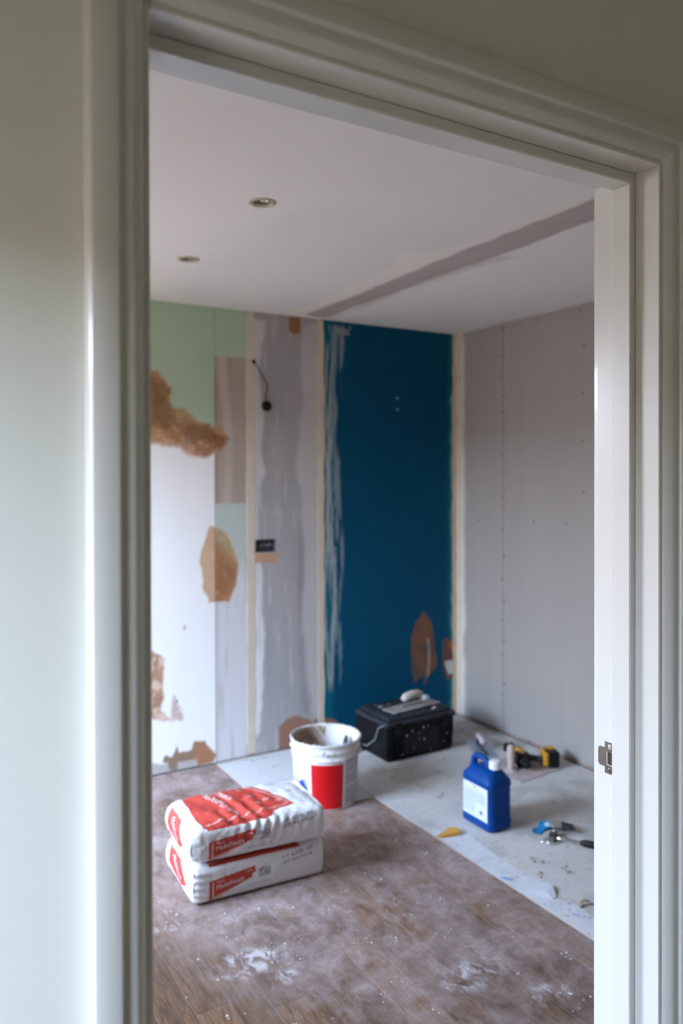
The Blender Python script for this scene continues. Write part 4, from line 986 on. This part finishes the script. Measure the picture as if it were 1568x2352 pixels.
dl = empty('cordless_drill', (2.772, 2.902, HZ), math.radians(-27))
# lying on its side: barrel runs front to back, grip to the right, battery at the end
def rbar(l, r_, n=20, T_=None): return MB().lathe([(0, -l/2), (r_*.8, -l/2), (r_, -l/2+.006), (r_, l/2-.006), (r_*.8, l/2), (0, l/2)], n, T_)
A_ = T((0, 0, 0), math.pi/2)
rbar(.100, .034, 24, T((0, .035, .036), math.pi/2)).build('motor_housing', m_yel, dl, angle=40)
MB().box(-.036, .036, -.035, .030, 0, .068, .010).build('gearbox', m_blk, dl)
MB().lathe([(.026, 0), (.026, .016), (.021, .02), (.022, .045), (.012, .058), (0, .058)], 22, T((0, -.035, .034), math.pi/2)).build('chuck', m_blk, dl, angle=40)
MB().box(-.036, -.020, .018, .078, .010, .062, .005).build('side_panel', m_blk, dl)
MB().tube([(.020, .030, .034), (.055, .022, .032), (.085, .008, .031), (.105, -.004, .032)], [.024, .019, .018, .022], 16, None, .8).build('grip', m_nav, dl, smooth=True)
MB().box(.100, .124, -.040, .040, .004, .074, .006).build('battery_base', m_yel, dl)
MB().box(.122, .178, -.044, .044, .0, .080, .006).build('battery', m_blk, dl)
MB().box(.122, .172, .000, .044, .0802, .0822, .0005).build('battery_latch', m_yel, dl)
MB().box(.034, .044, -.012, .006, .022, .044, .003).build('trigger', m_blk, dl)
tag(dl, 'yellow and black cordless drill lying on the hawk', 'drill')
tr = empty('finishing_trowel', (2.775, 3.225, SH), math.radians(66))
MB().box(-.15, .15, -.055, .055, 0, .002, .0005).build('blade', mat('blueish_steel_blade', (.36, .42, .50), .35, .5, noise=.2, nscale=20), tr)
MB().box(-.12, .06, -.006, .006, .002, .010, .001).build('mounting_bar', mat('dark_bar', (.10, .10, .11), .4, .6), tr)
MB().tube([(.052, 0, .006), (.060, 0, .025), (.052, 0, .044)], [.007, .006, .009], 10).build('tang', m_blk, tr, smooth=True)
MB().tube([(.058, 0, .046), (.03, 0, .055), (-.01, 0, .055), (-.05, 0, .048), (-.062, 0, .042)], [.012, .017, .018, .018, .011], 16).build('handle', mat('mauve_grip', (.52, .42, .44), .75), tr, smooth=True)
tag(tr, 'bluish steel finishing trowel with mauve handle behind jerrycan, beside the hawk', 'trowel')
cl_ = empty('dark_clamp', (2.89, 3.125, SH), .3)
MB().box(-.045, .045, -.012, .012, 0, .012, .003).build('bar', m_blk, cl_)
MB().box(-.040, -.016, -.016, .016, .010, .040, .004).build('jaw', m_blk, cl_)
MB().tube([(.0, 0, .016), (.03, .004, .022), (.045, .01, .014)], [.010, .012, .007], 12).build('handle', mat('taupe_handle', (.14, .12, .10), .6), cl_, smooth=True)
tag(cl_, 'small dark hand tool lying between the finishing trowel and hawk', 'tool')
# ---------------- hammer, brush and blue cloth --------------------------------------
m_hst = mat('polished_steel', (.70, .71, .74), .22, 1); m_forge = mat('forged_steel', (.10, .09, .085), .4, .8)
hd = Vector((2.318, 2.255, SH)); tl = Vector((2.47, 2.02, SH))
hm = empty('claw_hammer', hd, math.atan2(tl.y-hd.y, tl.x-hd.x))
MB().tube([(.0, 0, .014), (.04, 0, .0125), (.115, 0, .0125)], [.009, .0075, .0075], 16).build('shaft', m_hst, hm, smooth=True)
MB().tube([(.112, 0, .0125), (.125, 0, .0145), (.20, 0, .0150), (.255, 0, .0160), (.270, 0, .0160)], [.010, .0135, .0140, .0155, .012], 18).build('rubber_grip', m_blk, hm, smooth=True)
hh = MB().box(-.014, .014, -.015, .022, .001, .028, .004).build('head', m_forge, hm)
MB().lathe([(.009, 0), (.009, .010), (.0135, .014), (.0135, .030), (.012, .033), (0, .0335)], 24, rot_to((0, 1, 0), (0, .018, .0150))).build('striking_face', m_hst, hh, angle=40)
for s_ in (-1, 1):
    MB().tube([(s_*.005-.002, -.012, .016), (s_*.008-.004, -.028, .019), (s_*.011-.012, -.044, .015), (s_*.012-.022, -.056, .0085)], [.0075, .0065, .005, .0028], 10, None, .7).build('claw', m_hst, hh, smooth=True)
tag(hm, 'claw hammer with bright steel shaft and black rubber grip beside door jamb', 'hammer')
m_cloth = mat('bright_blue_cloth', (.0, .22, .50), .7, bump=.2, bscale=60)
def cl_fn(U, V_):
    e_ = .016*(fbm(U, V_, 22, 4)-.3); return U+.012*np.sin(V_*60), V_+.010*np.sin(U*50+1), np.maximum(.002, .004+.011*fbm(U, V_, 26, 6)+.008*np.sin(U*48+V_*30))
ou = [(-.055, -.030), (-.062, .020), (-.020, .045), (.030, .030), (.075, .034), (.082, .008), (.045, .004), (.0, -.018), (-.025, -.040)]
def in_out(U, V_): return ~inpoly(U, V_, ou)
ct = empty('blue_cloth', (2.362, 2.335, SH), math.radians(-28))
o = grid('folded_cloth', np.arange(-.07, .09, .002), np.arange(-.045, .05, .002), cl_fn, None, m_cloth, ct, skip=in_out, smooth=True)
mo = o.modifiers.new('thickness', 'SOLIDIFY'); mo.thickness = .0016; mo.offset = 0
tag(ct, 'crumpled bright blue cloth on floor board behind the hammer head', 'cloth')
br = empty('paint_brush', (2.378, 2.312, SH+.010), math.radians(-36))
MB().box(-.010, .038, -.022, .022, .010, .027, .006).build('ferrule', mat('dull_ferrule', (.40, .37, .34), .4, .6, noise=.2, nscale=40), br)
MB().tube([(-.005, 0, .019), (-.02, 0, .019), (-.035, 0, .018)], [.019, .017, .009], 14, None, .55).build('handle', mat('pale_blue_handle', (.30, .48, .58), .5), br, smooth=True)
b = MB(); rng = random.Random(2)
for k in range(160):
    y = rng.uniform(-.020, .020); z = rng.uniform(.011, .025); e_ = rng.uniform(-.010, .010)
    b.tube([(.036, y, z), (.060, y*1.1+e_*.4, z*.8), (rng.uniform(.072, .088), y*1.15+e_, z*.55)], [.0009, .0008, .0004], 4)
b.build('bristles', mat('dark_bristle', (.05, .055, .05), .8), br)['kind'] = 'stuff'
tag(br, 'short brush with metal ferrule and dark bristles lying on blue cloth', 'brush')
# ---------------- loose bits ----------------------------------------------------------
m_or = mat('orange_wedge', (.68, .36, .07), .6)
wd_ = MB(); ow = [(-.058, -.006), (-.046, -.016), (.040, -.030), (.052, -.010), (.046, .020), (.020, .026)]
V = [(x, y, 0) for x, y in ow]+[(x*.96, y*.9+(.001), .010+.006*(x+.05)/.1) for x, y in ow]; n = 6
F = [tuple(range(6))[::-1], tuple(range(6, 12))]+[(i, (i+1) % 6, (i+1) % 6+6, i+6) for i in range(6)]
o = mesh('wedge_offcut', V, F, m_or, None); o.location = (1.990, 2.512, SH+.0005); o.rotation_euler = (0, 0, math.radians(-5))
tag(o, 'small orange wedge-shaped offcut at edge of grey board, left of jerrycan', 'offcut')
ck = P['blue_curl'][0]
pts = [(-.030, .004, .003), (-.018, .012, .010), (-.004, .008, .017), (.010, 0, .015), (.018, -.006, .004)]
V = []; F = []
for i, p in enumerate(pts): V += [(p[0], p[1], p[2]), (p[0]+.006, p[1]+.012, p[2]), (p[0]+.006, p[1]+.012, p[2]+.0012), (p[0], p[1], p[2]+.0012)]
for i in range(4):
    for k in range(4): a = i*4+k; b2 = i*4+(k+1) % 4; F.append((a, b2, b2+4, a+4))
F += [(3, 2, 1, 0), (16, 17, 18, 19)]
o = mesh('paper_curl', V, F, mat('brown_torn_paper', (.25, .17, .11), .8), None, smooth=True); o.location = (ck[0]+.02, ck[1], SH-.002)
tag(o, 'curl of torn brown paper on the floor board beside the door jamb', 'paper scrap')
rng = random.Random(31)
def crumbs(name, pts, m, lab, cat, zf, r0, r1, per):
    b = MB()
    for x, y in pts:
        for k in range(per):
            px, py = x+rng.gauss(0, .012), y+rng.gauss(0, .012); r_ = rng.uniform(r0, r1); n = 6; V = []; a0 = rng.random()*6
            if py > YB-.016: py = YB-.016
            for i in range(n): a = a0+2*math.pi*i/n; q = rng.uniform(.7, 1.2); V.append((px+r_*q*math.cos(a), py+r_*q*math.sin(a), zf-.0003))
            for i in range(n): a = a0+2*math.pi*i/n; q = rng.uniform(.4, .8); V.append((px+r_*q*math.cos(a), py+r_*q*math.sin(a), zf+r_*rng.uniform(.25, .5)))
            b.add(V, [tuple(range(6))[::-1], tuple(range(6, 12))]+[(i, (i+1) % 6, (i+1) % 6+6, i+6) for i in range(6)])
    o = b.build(name, m); return tag(o, lab, cat, None, 'stuff')
crumbs('plaster_crumbs', P['clods'], mat('brown_crumb', (.24, .18, .14), .9), 'scattered brown plaster crumbs on the grey floor boards', 'crumbs', SH, .002, .007, 3)
pts = [p for p in P['white_lumps']]+[(rng.uniform(.75, 1.85), rng.uniform(1.6, 2.9)) for _ in range(60)]
pts = [p for p in pts if not (.86 < p[0] < 1.47 and 2.46 < p[1] < 2.88)]
crumbs('plaster_flakes', pts, mat('white_flake', (.72, .70, .72), .9), 'white dried plaster flakes scattered over the wooden floor', 'flakes', 0, .0015, .0045, 2)
